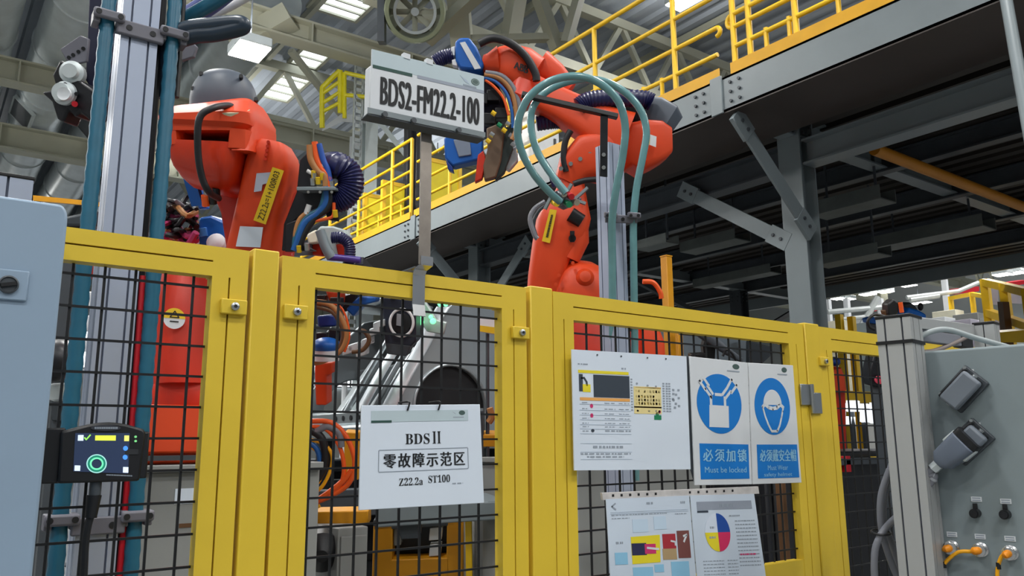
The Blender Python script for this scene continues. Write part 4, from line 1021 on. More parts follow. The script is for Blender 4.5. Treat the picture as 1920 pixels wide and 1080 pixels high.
# back arm going down behind (darker link)
bk = MB(); armloft(bk, [(440, 350, 3.78, 38, .1), (448, 400, 3.78, 26, .09), (452, 470, 3.8, 20, .08), (452, 520, 3.8, 18, .08)], 4, 20); bk.build('balance_link', MT['robot_orange_shaded'], r1)
# shoulder block
D = 3.55
blk = MB(); armloft(blk, [(418, 204, D+.05, 66, .14), (416, 210, D+.03, 72, .18), (413, 232, D, 85, .24), (413, 246, D, 84, .24), (412, 254, D, 74, .22), (412, 262, D, 72, .22)], 6, 32)
blk.build('shoulder_top', ORG, r1, label='broad orange shoulder casting under the grey dome')
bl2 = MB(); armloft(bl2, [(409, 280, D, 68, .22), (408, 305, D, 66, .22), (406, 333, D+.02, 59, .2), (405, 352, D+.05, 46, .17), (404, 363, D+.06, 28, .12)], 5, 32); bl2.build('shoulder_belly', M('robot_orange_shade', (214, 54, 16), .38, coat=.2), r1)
# recess between them: posts left and right, dark back
m = MB(); armloft(m, [(352, 262, D-.02, 18, .2), (355, 286, D-.02, 17, .2)], 5, 16); armloft(m, [(474, 258, D-.02, 20, .2), (472, 292, D-.02, 22, .2)], 5, 16); m.build('shoulder_cheek', ORG, r1)
m = MB(); armloft(m, [(412, 262, D+.1, 62, .12), (412, 284, D+.1, 62, .12)], 6, 16); m.build('recess_back', M('recess_shade_red', (120, 32, 14), .6), r1)  # shade of the cavity put into a dark red back
MB().cyl(P(398, 276, D-.12), P(398, 276, D-.03), .03, n=16).build('recess_shaft', BLACK, r1)
m = MB(); armloft(m, [(478, 296, D-.02, 22, .2), (484, 240, D+.02, 18, .17)], 5, 16); m.build('shoulder_lug', ORG, r1)
for k in range(5): MB().cyl(P(497+k*1.5, 298-k*8, D-.12), P(497+k*1.5, 298-k*8, D-.19), .007, n=8).build('bolt', REDO, r1)
MB().lathe(P(437, 216, D-.17), UP*.93-FW*.37, [(0, .07), (.02, .07), (.024, .06)], 32).build('cover_ring', M('beige_cover', (196, 190, 160), .5), r1)
# grey dome
dc = P(420, 196, D+.12); R_ = .147
m = MB()
secs = []
axd = UP
for k in range(13):
    a = (k/12)*pi/2; secs.append((dc+axd*(R_*1.05*math.sin(a)), RT*max(R_*math.cos(a)**.72, .004), FW*max(R_*math.cos(a)**.72, .004)))
m.loft([(dc-axd*.06, RT*R_, FW*R_)]+secs, 40); m.build('motor_dome', CHAR, r1, label='smooth charcoal grey dome cover')
for px, py in ((377, 142), (452, 147), (362, 170), (480, 190)): MB().cyl(P(px, py, D+.05), P(px, py-5, D+.02), .009, n=10).build('dome_bolt', BLACK, r1)
MB().tube(pxl([(440, 205, D-.16), (428, 198, D-.2), (398, 203, D-.3), (374, 222, D-.33), (371, 280, D-.32), (378, 330, D-.30), (392, 360, D-.26), (410, 372, D-.1)], D), .014, n=10).build('black_hose', RUB, r1)
# connectors below the shoulder
for k, (px, py, mt) in enumerate(((388, 362, BOLT), (398, 370, BLACK), (384, 374, ORC), (405, 360, BLACKM))): MB().cyl(P(px, py-8, D-.1), P(px+2, py+12, D-.08), .016, n=10).build('cable_plug', mt, r1)
MB().bar(P(352, 318, D+.05), P(372, 385, D+.1), .06, .02).build('blue_bracket', BLUE, r1)
# pedestal under the robot
t = thing('robot_pedestal', 'light grey pedestal block under the left robot', 'pedestal', (c1.x, c1.y, 0), 'robot pedestals')
MB().bx(c1.x-.42, c1.x+.42, c1.y-.36, c1.y+.4, .02, 1.53).build('body', PED, t, bevel=.006)
MB().bx(c1.x-.42, c1.x+.42, c1.y-.40, c1.y+.42, 1.53, 1.558).build('top_plate', PED, t, bevel=.004)
MB().bx(c1.x-.45, c1.x+.45, c1.y-.42, c1.y+.44, 0, .02).build('floor_plate', STEELD, t)
q = onY(350, 985, c1.y-.361); MB().bx(q.x-.03, q.x+.03, c1.y-.364, c1.y-.36, q.z-.008, q.z+.008).build('name_plate', BROWNM, t)
q = onY(347, 930, c1.y-.361); MB().bx(q.x-.04, q.x+.04, c1.y-.364, c1.y-.36, q.z-.03, q.z+.03).build('paper_label', PAPER, t)
# grey housings on the foot
m = MB(); m.bx(c1.x-.34, c1.x-.02, c1.y-.37, c1.y-.34, 1.575, 1.595); m.build('cable_strip', STEELD, r1)

# blue gripper and cable bundle behind the left robot
t = thing('cable_bundle', 'tangled bundle of magenta, grey and black cables left of the orange arm', 'cable bundle', P(330, 410, 3.9))
rr = random.Random(21)
for k in range(26):
    y0 = rr.uniform(385, 450); mt = rr.choice([MAGC, WHC, GRC, RUB, RUB, MAGC, TANC, RUB, RUB])
    pts = [(294+rr.uniform(-6, 6), y0), (312, y0+rr.uniform(-14, 10)), (330, y0+rr.uniform(-16, 16)), (350, y0+rr.uniform(-20, 16)), (368, y0+rr.uniform(-25, 8))]
    MB().tube([P(x, y, 3.9+rr.uniform(-.12, .12)) for x, y in pts], rr.uniform(.008, .018), n=7, smooth=4).build('cable', mt, t)
t = thing('robot_gripper', 'blue gripper head with white plate behind the left fence panel top', 'gripper', P(400, 430, 4.05))
outl(MB(), [(366, 452), (372, 408), (395, 404), (420, 415), (440, 418), (442, 452), (430, 462), (380, 462)], 4.0, .2).build('body', BLUE, t, bevel=.012)
outl(MB(), [(330, 448), (352, 436), (372, 440), (378, 458), (340, 466)], 4.0, .15).build('jaw', M('deep_blue_paint', (16, 52, 128), .4), t, bevel=.01)
outl(MB(), [(372, 428), (386, 426), (388, 442), (374, 444)], 3.985, .02).build('square_plate', M('light_blue_plate', (70, 140, 220), .4), t, bevel=.002)
MB().lathe(P(355, 458, 3.97), -FW+UP*.4, [(0, .05), (.03, .05), (.04, .03)], 20).build('white_cap', WHITE, t)
MB().lathe(P(408, 458, 3.97), -FW+UP*.4, [(0, .045), (.03, .045), (.04, .03)], 20).build('white_cap', WHITE, t)
outl(MB(), [(410, 385), (445, 378), (450, 408), (416, 412)], 4.05, .2).build('motor', CHAR, t, bevel=.012)
outl(MB(), [(362, 330), (375, 335), (386, 390), (372, 392)], 4.0, .06).build('blue_arm', BLUE, t, bevel=.006)

# cable bracket right of the lower arm
D = 3.45
t = thing('cable_bracket', 'black cable bracket with coloured hoses on the right of the left robot arm', 'cable bracket', P(580, 420, D))
outl(MB(), [(562, 300), (585, 276), (592, 350), (630, 352), (634, 415), (614, 412), (606, 385), (570, 398), (545, 420), (540, 470), (528, 470), (532, 420), (556, 360)], D, .03).build('side_plate', BLACKM, t, bevel=.004)
outl(MB(), [(536, 420), (556, 412), (560, 455), (590, 470), (534, 472)], D-.05, .05).build('lower_plate', BLACKM, t, bevel=.004)
outl(MB(), [(556, 350), (628, 350), (630, 356), (556, 357)], D-.1, .2).build('shelf', STEEL, t, bevel=.002)
for x in (578, 600, 622): MB().cyl(P(x, 360, D-.1), P(x, 360, D-.112), .006, n=8).build('screw', BOLT, t)
for pts, mt, r_ in (([(582, 272), (584, 300), (598, 322), (610, 330), (612, 350)], TANC, .016), ([(590, 266), (594, 296), (604, 318), (616, 330), (618, 352)], ORC, .013), ([(598, 270), (606, 300), (614, 318), (618, 340)], DBLUE, .013),
                    ([(612, 350), (612, 378), (596, 400), (572, 418), (558, 452), (552, 470)], BLC, .016), ([(618, 356), (616, 388), (590, 410), (570, 440), (560, 470)], RUB, .013), ([(610, 360), (600, 392), (575, 408), (556, 440), (552, 466)], TEAL, .012),
                    ([(578, 398), (562, 412), (554, 440), (556, 470)], TANC, .011), ([(626, 380), (624, 405), (604, 412), (580, 416)], ORC, .007), ([(576, 320), (590, 326), (604, 318), (606, 300)], WHC, .008), ([(580, 384), (574, 402)], WHC, .012)):
    MB().tube(pxl(pts, D-.06), r_, n=10).build('hose', mt, t)
for (px, py) in ((588, 326), (596, 338), (604, 330), (586, 340), (622, 345), (590, 330), (628, 400), (560, 466), (575, 462)):
    MB().cyl(P(px, py-6, D-.07), P(px+1, py+7, D-.06), .011, n=8).build('fitting', BOLT if px % 4 else LABY, t)
MB().tube(pxl([(612, 312, D+.1), (632, 310), (652, 322), (658, 345), (648, 366), (632, 375), (618, 374)], D), .052, n=16, ribs=1, smooth=10).build('corrugated_loop', NAVY, t)
MB().tube(pxl([(600, 300, D+.16), (618, 306, D+.08), (628, 316, D), (634, 332, D)], D), .036, n=12).build('inner_hose', RUB, t)

# grey and red tool beyond
D = 4.3
D = 4.3
t = thing('welding_gun', 'pale grey and red tool head with dark blue hose above the middle panel', 'tool head', P(620, 450, D))
outl(MB(), [(592, 434), (600, 424), (624, 424), (645, 430), (655, 445), (648, 450), (628, 440), (628, 460), (632, 480), (616, 490), (604, 470)], D, .12).build('body', M('tool_grey', (176, 190, 190), .45), t, bevel=.01)
MB().bar(P(580, 468, D+.1), P(535, 468, 3.75), .06, .06).build('mount_arm', STEELD, t)
outs = outl(MB(), [(576, 456), (602, 452), (606, 480), (580, 478)], D+.03, .16).build('red_block', REDO, t, bevel=.01)
outl(MB(), [(628, 458), (648, 456), (654, 480), (632, 482)], D+.03, .14).build('red_block', REDO, t, bevel=.01)
outl(MB(), [(574, 440), (592, 430), (600, 440), (596, 456), (578, 458)], D-.02, .1).build('white_sleeve', M('cream', (222, 218, 196), .6), t, bevel=.01)
MB().tube(pxl([(622, 446), (640, 446), (654, 458), (656, 478), (652, 500)], D-.06), .028, n=14, ribs=1, smooth=10).build('dark_hose', NAVY, t)
MB().tube(pxl([(600, 432), (610, 462), (622, 484)], D-.1), .026, n=12).build('grey_tube', M('tool_grey_dark', (120, 134, 140), .45), t)
MB().tube(pxl([(616, 482), (640, 484), (676, 488)], D-.1), .018, n=12).build('violet_hose', M('violet_hose', (78, 60, 150), .4), t)

# ================================================================== second post with hose loop
D = 3.6; q = P(1146, 400, D)
t = alupost((q.x, q.y, 0), .044, .044, P(1146, 266, D).z, 'aluminium post with two teal hoses in front of the right robot', cap=False)
# black arm and plate carrying the loops
outl(MB(), [(1126, 216), (1140, 218), (1139, 332), (1125, 330)], D-.07, .012).build('upright_plate', BLACKM, t, bevel=.002)
for py in (290, 314): MB().cyl(P(1132, py, D-.07), P(1132, py, D-.08), .009, n=8).build('plate_bolt', BOLT, t)
MB().bar(P(978, 177, D-.08), P(1158, 219, D-.06), .03, .022).build('arm', BLACK, t, bevel=.003)
def bracket(py, lab, d=D):
    h = thing('hose_bracket', lab, 'hose bracket', P(1165, py, d-.08), 'hose brackets on the right post')
    outl(MB(), [(1135, py-8), (1195, py-4), (1195, py+10), (1135, py+8)], d-.085, .02).build('plate', CLAMP, h, bevel=.003)
    for x in (1146, 1190):
        outl(MB(), [(x-12, py-12), (x+12, py-10), (x+12, py), (x-12, py-2)], d-.12, .035).build('clamp_cap', CLAMP, h, bevel=.004)
        for e in (-7, 7): MB().cyl(P(x+e, py-5, d-.12), P(x+e, py-5, d-.124), .007, n=10).build('screw', INK, h)
    MB().cyl(P(1168, py+2, d-.086), P(1168, py+2, d-.091), .008, n=10).build('screw', INK, h)
bracket(409, 'upper grey hose bracket on the right aluminium post'); bracket(612, 'lower grey hose bracket on the right aluminium post, behind the mesh')
h1 = [(1150, 900), (1149, 640), (1148, 480), (1148, 410), (1156, 350), (1168, 290), (1172, 235), (1158, 188), (1122, 155), (1078, 143), (1030, 153), (990, 185), (971, 232), (976, 278), (1000, 325), (1030, 360), (1050, 378)]
h2 = [(1192, 900), (1190, 640), (1188, 480), (1188, 410), (1194, 350), (1206, 290), (1212, 245), (1200, 205), (1170, 172), (1130, 152), (1080, 150), (1030, 168), (1000, 200), (996, 240), (1008, 285), (1036, 330), (1062, 362)]
def loophose(pts, off, lab):
    w = [P(x, y, D-.1+off*math.sin(i/len(pts)*pi)) for i, (x, y) in enumerate(pts)]
    o = MB().tube(w, .0165, n=12, smooth=10).build('teal_hose', TEALC); tag(o, lab, 'hose', 'teal hoses of the right post')
loophose(h1, -.18, 'clear teal hose arching high, left of the pair before the right robot')
loophose(h2, .06, 'clear teal hose arching high, right of the pair before the right robot')
cable(pxl([(1010, 290), (1030, 320), (1042, 350)], D), .016, NAVY, 'short navy hose inside the teal hose loops', 'hoses of the right robot', 'hose', 'navy_hose')

# ================================================================== right robot (R2)
D = 4.5
r2 = thing('industrial_robot', 'orange industrial robot at right with raised forearm over the sign', 'robot', (3.05, 3.36, 0))
c2 = Vector((3.05, 3.40, 0))
MB().bx(c2.x-.32, c2.x+.32, c2.y-.3, c2.y+.3, 1.56, 1.62).bx(c2.x-.28, c2.x+.28, c2.y-.26, c2.y+.26, 1.62, 1.8).build('foot', ORG, r2, bevel=.012)
MB().loft([(c2+Z3*1.8, X3*.27, Y3*.27), (c2+Z3*1.9, X3*.28, Y3*.28), (c2+Z3*2.2, X3*.26, Y3*.25, 4), (c2+Z3*2.38, X3*.24, Y3*.2, 4)], 32).build('column', REDO, r2)
m = MB(); armloft(m, [(1215, 700, D+.1, 30, .14), (1216, 640, D+.1, 26, .13), (1212, 606, D+.1, 16, .1)], 4, 20); m.build('side_motor', ORG, r2)
# shoulder dome
m = MB(); armloft(m, [(1085, 585, D, 62, .2), (1088, 545, D, 60, .2), (1092, 515, D, 50, .18), (1094, 498, D, 34, .14), (1095, 490, D, 14, .08)], 2.6, 28); m.build('shoulder_dome', ORG, r2)
MB().lathe(P(1096, 522, D-.16), -FW+UP*.2, [(0, .05), (.02, .05), (.05, .03), (.055, .012)], 24).build('dome_cap', ORG, r2)
for px, py in ((1042, 533), (1048, 516), (1074, 493)): MB().cyl(P(px, py, D-.17), P(px, py, D-.2), .01, n=8).build('bolt', ORG, r2)
m = MB(); armloft(m, [(1130, 580, D-.05, 14, .1), (1132, 530, D-.05, 14, .1), (1132, 505, D-.05, 9, .07)], 4, 16); m.build('side_lug', ORG, r2)
# lower arm
m = MB(); armloft(m, [(1022, 580, D-.02, 36, .13), (1024, 520, D-.02, 34, .13), (1034, 470, D-.02, 38, .14), (1052, 430, D-.02, 50, .14), (1062, 400, D-.02, 46, .14), (1068, 372, D, 32, .12), (1072, 340, D, 22, .11)], 4.2, 28); m.build('lower_arm', ORG, r2, label='upright orange lower arm with yellow label')
m = MB(); armloft(m, [(1066, 486, D-.02, 20, .13), (1082, 450, D-.02, 22, .13), (1084, 418, D-.02, 18, .12)], 3, 20); m.build('arm_bulge', ORG, r2)
lb = decal([(1031, 392), (1044, 394), (1031, 456), (1016, 452)], D-.17, LABY, 'yellow_label', r2)
s = Sheet(P(1016, 452, D-.1715), P(1031, 392, D-.1715), P(1044, 394, D-.1715), P(1031, 456, D-.1715)); m = MB(); s.scribble(m, .15, .35, .85, .3, random.Random(6), .0006); m.build('label_print', INK, lb)
q = P(1073, 447, D-.17); MB().lathe(q, -FW, [(0, .02), (.006, .02)], 20).obox(q+UP*.01, RT*.012, UP*.03, FW*.006).build('slot_hole', BLACK, r2)
m = MB(); armloft(m, [(1069, 402, D-.14, 14, .06), (1090, 416, D-.12, 14, .06)], 3, 14); m.build('black_boot', BLACK, r2)
# elbow block
m = MB(); armloft(m, [(1062, 345, D, 24, .12), (1076, 318, D, 34, .14), (1098, 300, D, 44, .15), (1128, 296, D, 48, .16), (1160, 300, D, 44, .15)], 4.5, 28); m.build('elbow', ORG, r2)
m = MB(); armloft(m, [(1148, 330, D+.12, 8, .1), (1152, 296, D+.1, 36, .16), (1182, 284, D+.08, 47, .17), (1214, 274, D+.06, 43, .17), (1238, 269, D+.04, 36, .15), (1253, 268, D+.03, 24, .12)], 7, 28); m.build('rear_housing', ORG, r2)
for k in range(4): MB().cyl(P(1052+k*18, 316-k*9, D-.13), P(1052+k*18, 316-k*9, D-.15), .012, n=8).build('bolt', BOLT, r2)
lb = decal([(1213, 250), (1231, 256), (1230, 276), (1212, 269)], D-.16, SIGNW, 'motor_label', r2); decal([(1213, 250), (1219, 252), (1218, 271), (1212, 269)], D-.163, LABY, 'label_band', lb)
m = MB(); armloft(m, [(1196, 212, D+.1, 26, .13), (1222, 218, D+.08, 32, .14), (1248, 230, D+.05, 30, .14), (1264, 240, D+.04, 20, .1)], 5, 24); m.build('grey_motor', CHAR, r2, label='dark grey motor cover at the elbow')
m = MB(); armloft(m, [(1140, 205, D+.1, 20, .1), (1180, 212, D+.1, 26, .12), (1210, 232, D+.1, 24, .12)], 4, 20); m.build('black_motor', RUB, r2)
# forearm
m = MB(); armloft(m, [(1168, 262, D, 50, .16), (1130, 246, D, 44, .15), (1100, 228, D+.02, 36, .14), (1060, 206, D+.06, 32, .13), (1020, 186, D+.1, 30, .12), (990, 170, D+.14, 30, .12)], 4, 28); m.build('forearm', ORG, r2, label='long orange forearm sloping up to the left')
m = MB(); armloft(m, [(1068, 170, D+.18, 16, .09), (1040, 145, D+.2, 24, .11), (1010, 128, D+.22, 32, .13)], 3.4, 24); m.build('forearm_motor', ORG, r2)
# wrist bulb with the maker letters
wb = P(962, 132, D+.12)
m = MB(); armloft(m, [(1000, 152, D+.14, 44, .14), (975, 136, D+.12, 46, .15), (948, 122, D+.12, 38, .14), (930, 116, D+.12, 26, .11), (920, 114, D+.13, 18, .08)], 2.8, 28); m.build('wrist', ORG, r2, label='rounded orange wrist with black letters')
s = Sheet(P(964, 114, D-.04), P(993, 124, D-.03), P(990, 140, D-.03), P(962, 128, D-.04)); m = MB(); s.text(m, 'ABB', .05, .05, .95, .95, .05, .0006); m.build('maker_letters', INK, r2)
m = MB(); armloft(m, [(935, 120, D+.1, 30, .12), (915, 122, D+.1, 18, .1), (905, 120, D+.1, 14, .08)], 3, 20); m.build('wrist_nose', ORG, r2)
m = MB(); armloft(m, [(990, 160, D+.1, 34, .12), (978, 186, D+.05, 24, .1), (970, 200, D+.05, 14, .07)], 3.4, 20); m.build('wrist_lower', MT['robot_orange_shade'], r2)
# navy hoses on top of the forearm
MB().tube(pxl([(1085, 200), (1105, 188), (1150, 184), (1205, 186), (1222, 192)], D-.1), .045, n=14, ribs=1, smooth=12).build('navy_hose', NAVY, r2)
MB().tube(pxl([(1006, 232), (1035, 228), (1052, 228)], D+.1), .04, n=14, ribs=1, smooth=10).build('navy_hose', NAVY, r2)
MB().tube(pxl([(898, 82), (925, 72), (958, 82), (985, 105), (1003, 135), (1006, 152)], D-.05), .022, n=12).build('black_loop_hose', RUB, r2)
MB().tube(pxl([(1062, 322), (1057, 295), (1060, 265), (1070, 245)], D-.12), .018, n=10).build('black_hose', RUB, r2)
MB().tube(pxl([(1075, 345), (1100, 338), (1140, 335)], D-.2), .016, n=10).build('black_hose', RUB, r2)
# clamp knot where the hoses end
t = thing('hose_manifold', 'grey manifold where the teal hoses end on the right robot arm', 'manifold', P(1060, 375, D-.35))
outl(MB(), [(1032, 362), (1050, 355), (1075, 366), (1092, 372), (1080, 382), (1058, 392), (1036, 380)], 3.62, .06).build('body', CLAMP, t, bevel=.006)
for a_, b_ in (((1050, 384), (1072, 345)), ((1062, 388), (1102, 352)), ((1035, 366), (1022, 392)), ((1070, 372), (1098, 382))): MB().bar(P(*a_, 3.58), P(*b_, 3.58), .016, .012).build('strap', STEEL, t)
for px, py, mt in ((1046, 372, TEAL), (1064, 380, GREEN), (1078, 376, BOLT), (1054, 360, BOLT), (1040, 378, LABY), (1068, 365, REDM)): MB().cyl(P(px-3, py, 3.6), P(px+4, py+4, 3.54), .014, n=10).build('fitting', mt, t)
MB().tube(pxl([(1022, 378), (1002, 392), (994, 412), (1002, 440), (1008, 448)], 3.9), .012, n=8).build('thin_cable', GRC, t)
MB().tube(pxl([(1026, 382), (1010, 396), (1000, 420), (1006, 444)], 3.95), .009, n=8).build('thin_cable', STEELD, t)
# pedestal
t = thing('robot_pedestal', 'light grey pedestal block under the right robot, behind the door', 'pedestal', (c2.x, c2.y, 0), 'robot pedestals')
MB().bx(c2.x-.46, c2.x+.46, c2.y-.40, c2.y+.4, .02, 1.53).build('body', PED, t, bevel=.006)
MB().bx(c2.x-.48, c2.x+.48, c2.y-.42, c2.y+.42, 1.53, 1.558).build('top_plate', PED, t, bevel=.004)
MB().bx(c2.x-.5, c2.x+.5, c2.y-.44, c2.y+.44, 0, .02).build('floor_plate', STEELD, t)
cable(pxl([(1205, 528), (1225, 530), (1238, 548), (1240, 560)], 4.5), .014, ORC, 'orange cable bow right of the aluminium post above the fence')

# gripper carried by the wrist
D = 4.55
t = thing('robot_gripper', 'blue gripper with white stripe and brown fingers behind the station sign', 'gripper', P(880, 180, D))
g = outl(MB(), [(853, 78), (862, 70), (880, 70), (894, 88), (908, 120), (904, 132), (862, 128), (854, 112)], D-.04, .14).build('blue_head', BLUE, t, bevel=.012)
decal([(862, 80), (872, 78), (902, 128), (890, 130)], D-.046, SIGNW, 'white_stripe', g)
for pts in ([(846, 88), (853, 86), (853, 104), (845, 104)], [(847, 112), (856, 110), (858, 124), (848, 122)]): outl(MB(), pts, D-.02, .06).build('white_block', WHITE, t, bevel=.004)
MB().tube(pxl([(815, 118), (832, 108), (850, 104)], D+.02), .04, n=14, ribs=1, smooth=10).build('navy_hose', NAVY, t)
outl(MB(), [(866, 130), (905, 128), (930, 150), (950, 190), (948, 220), (930, 240), (910, 250), (880, 240), (866, 200)], D+.1, .22).build('dark_body', M('gripper_dark', (38, 38, 58), .45), t, bevel=.02)
outl(MB(), [(832, 258), (852, 246), (905, 252), (906, 300), (888, 302), (862, 308), (848, 312), (834, 296)], D, .16).build('blue_jaw', BLUE, t, bevel=.012)
outl(MB(), [(850, 262), (880, 258), (884, 290), (860, 294)], D-.012, .03).build('jaw_plate', M('jaw_grey', (120, 132, 150), .45), t, bevel=.004)
outl(MB(), [(836, 300), (848, 312), (850, 322), (840, 318)], D, .1).build('jaw_tip', M('deep_blue_paint', (16, 52, 128), .4), t, bevel=.004)
outl(MB(), [(896, 290), (906, 282), (912, 300), (904, 335), (890, 342)], D-.02, .08).build('red_finger', REDO, t, bevel=.006)
outl(MB(), [(912, 240), (932, 232), (946, 248), (940, 300), (930, 332), (908, 338), (906, 310), (914, 280)], D-.03, .1).build('brown_finger', M('brown_tool', (104, 84, 66), .5, var=.15), t, bevel=.008)
outl(MB(), [(946, 240), (964, 230), (962, 280), (946, 322), (930, 338), (926, 328), (938, 290)], D, .1).build('dark_finger', M('tool_green_black', (36, 48, 46), .5), t, bevel=.006)
outl(MB(), [(950, 282), (968, 276), (972, 300), (955, 320), (944, 314)], D+.05, .08).build('steel_finger', GALV, t, bevel=.006)
for pts, mt, r_ in (([(908, 140), (935, 146), (955, 165), (966, 195), (968, 240), (960, 262)], TANC, .014), ([(910, 136), (940, 142), (962, 164), (974, 200), (974, 250)], GRC, .014), ([(908, 146), (930, 154), (950, 176), (960, 210), (962, 240)], BLC, .010), ([(910, 150), (926, 162), (944, 184), (954, 216)], ORC, .008)):
    MB().tube(pxl(pts, D-.08), r_, n=10).build('hose', mt, t)
for px, py, mt in ((925, 210, LABY), (945, 242, LABY), (958, 252, BOLT), (922, 250, BOLT), (936, 232, GREEN), (915, 262, LABY), (952, 230, BOLT), (962, 268, BOLT)):
    MB().cyl(P(px-3, py, D-.07), P(px+4, py+5, D-.07), .014, n=8).build('fitting', mt, t)
for px, py in ((903, 188), (918, 225), (940, 215), (925, 182)): MB().obox(P(px, py, D+.02), RT*.035, UP*.03, FW*.05).build('valve_block', BLACK, t, bevel=.004)

# ================================================================== camera unit with ring light, seen through the middle mesh
D = 4.9
t = thing('vision_camera', 'black camera unit with white ring light behind the middle mesh', 'camera', P(755, 600, D)); MB().bar(P(745, 560, D+.1), P(674, 489, 4.24), .04, .04).build('mount_arm', STEELD, t)
outl(MB(), [(715, 556), (780, 562), (780, 640), (770, 650), (722, 646)], D, .25).build('housing', M('camera_blue_black', (34, 40, 54), .4), t, bevel=.01)
MB().tube([P(753, 605, D-.03)+RT*(.070*math.cos(a))+UP*(.082*math.sin(a)) for a in [2*pi*i/24 for i in range(24)]], .0085, n=10, smooth=2, closed=True).build('ring_light', M('ring_white', (226, 226, 226), .4, var=0), t)
MB().lathe(P(753, 605, D), -FW, [(0, .06), (.02, .06), (.022, .05)], 28).build('lens', BLACK, t)
outl(MB(), [(744, 588), (756, 590), (755, 612), (743, 610)], D-.04, .01).build('sticker', M('sticker_grey', (150, 154, 160), .5, var=0), t)
outl(MB(), [(722, 642), (770, 648), (762, 668), (726, 664)], D, .2).build('foot', STEELD, t, bevel=.006)
for k, (px, py) in enumerate(((665, 650), (690, 640), (705, 620), (712, 608), (680, 660), (655, 656))):
    MB().obox(P(px, py, D-.03), RT*.03+UP*.01, UP*.022, FW*.06).build('steel_link', GALV, t, bevel=.006)
o = outl(MB(), [(648, 655), (690, 634), (700, 640), (668, 660)], D-.05, .05).build('chrome_finger', CHROME, bevel=.006); tag(o, 'bright steel finger left of the ring light camera', 'finger')
# blue / orange tool at the left of the middle mesh opening
D = 4.4
t = thing('robot_gripper', 'blue tool with orange arm at the left of the middle mesh opening', 'gripper', P(640, 600, D))
outl(MB(), [(610, 545), (640, 548), (638, 574), (620, 572)], D, .12).build('orange_arm', ORG, t, bevel=.008)
outl(MB(), [(594, 592), (628, 590), (630, 612), (596, 614)], D, .16).build('blue_block', M('deep_blue_paint', (16, 52, 128), .4), t, bevel=.01)
outl(MB(), [(648, 580), (672, 556), (706, 556), (704, 566), (680, 572), (662, 594)], D+.1, .14).build('blue_arm', BLUE, t, bevel=.01)
outl(MB(), [(640, 556), (672, 546), (664, 580), (640, 586)], D+.12, .12).build('dark_block', BLACKM, t, bevel=.01)
MB().sphere(P(612, 648, D-.1), RT*.075, FW*.08, UP*.045).build('blue_cap', BLUE, t)
MB().loft([(P(612, 664, D-.1)+UP*.02, RT*.07, FW*.07), (P(612, 664, D-.1)-UP*.035, RT*.066, FW*.066)], 24).build('white_collar', WHITE, t)
outl(MB(), [(590, 682), (624, 680), (622, 700), (612, 704), (612, 760), (592, 760), (590, 706)], D, .14).build('red_foot', ORG, t, bevel=.008)
for pts, mt, r_ in (([(592, 566), (620, 572), (640, 596), (650, 625), (640, 655), (610, 675), (590, 680)], TANC, .016), ([(594, 576), (622, 584), (638, 606), (644, 630), (632, 658), (600, 676)], BROWNM, .013), ([(592, 572), (630, 570), (648, 592), (655, 630), (646, 660)], ORC, .006), ([(660, 660), (680, 656), (692, 638), (684, 622), (672, 620)], BROWNM, .012)):
    MB().tube(pxl(pts, D-.12), r_, n=10).build('hose', mt, t)
for (px, py) in ((606, 632), (630, 625), (640, 640), (602, 562), (632, 566)): MB().obox(P(px, py, D), RT*.03, UP*.025, FW*.04).build('valve_block', BLACK, t, bevel=.004)

# ================================================================== car body on the line
YN = 5.15; YF = 6.75
def cv(px, py, y=YN): return onY(px, py, y)
car = thing('car', 'bare silver car body seen from the rear corner behind the middle mesh', 'car', (4.2, 5.9, 1.45))
ac = cv(846, 765); ar = .31
pL = cv(728, 750); pT = cv(806, 606); zr = pT.z
out = [(pL.x, pL.z), (cv(752, 706).x, cv(752, 706).z), (cv(790, 640).x, cv(790, 640).z), (pT.x, pT.z), (pT.x+.25, zr+.22), (pT.x+.8, zr+.36), (6.6, zr+.36), (6.9, zr-.1), (6.9, ac.z-.3), (ac.x+ar*1.02, ac.z-.3)]
out += [(ac.x+ar*math.cos(a), ac.z+ar*math.sin(a)) for a in [pi*k/18 for k in range(19)]] + [(ac.x-ar*1.02, ac.z-.12)]
def sidepanel(y, t_, name):
    m = MB(); n = len(out); m.prism([(x, y, z) for x, z in out], (0, t_, 0)); return m.build(name, CARM, car, bevel=.012)
# panel with window opening: outer skin from strips
wx0 = cv(826, 622).x
sidepanel(YN, .05, 'side_panel'); sidepanel(YF, .05, 'side_panel')
win = [(cv(812, 640).x, cv(812, 640).z), (cv(806, 600).x+.12, cv(806, 600).z+.02), (pT.x+.5, zr+.24), (pT.x+.62, zr+.02), (cv(860, 636).x, cv(860, 636).z)]
MB().tube([(ac.x+(ar+.008)*math.cos(a), YN-.004, ac.z+(ar+.008)*math.sin(a)) for a in [pi*k/14 for k in range(15)]], .012, n=10, smooth=2).build('arch_lip', CARM, car)
m = MB(); m.loft([((ac.x, YN+.03, ac.z), X3*ar*1.0, Z3*ar*1.0), ((ac.x, YN+.5, ac.z), X3*ar*.98, Z3*ar*.98)], 32); m.build('wheel_well', BLACK, car)
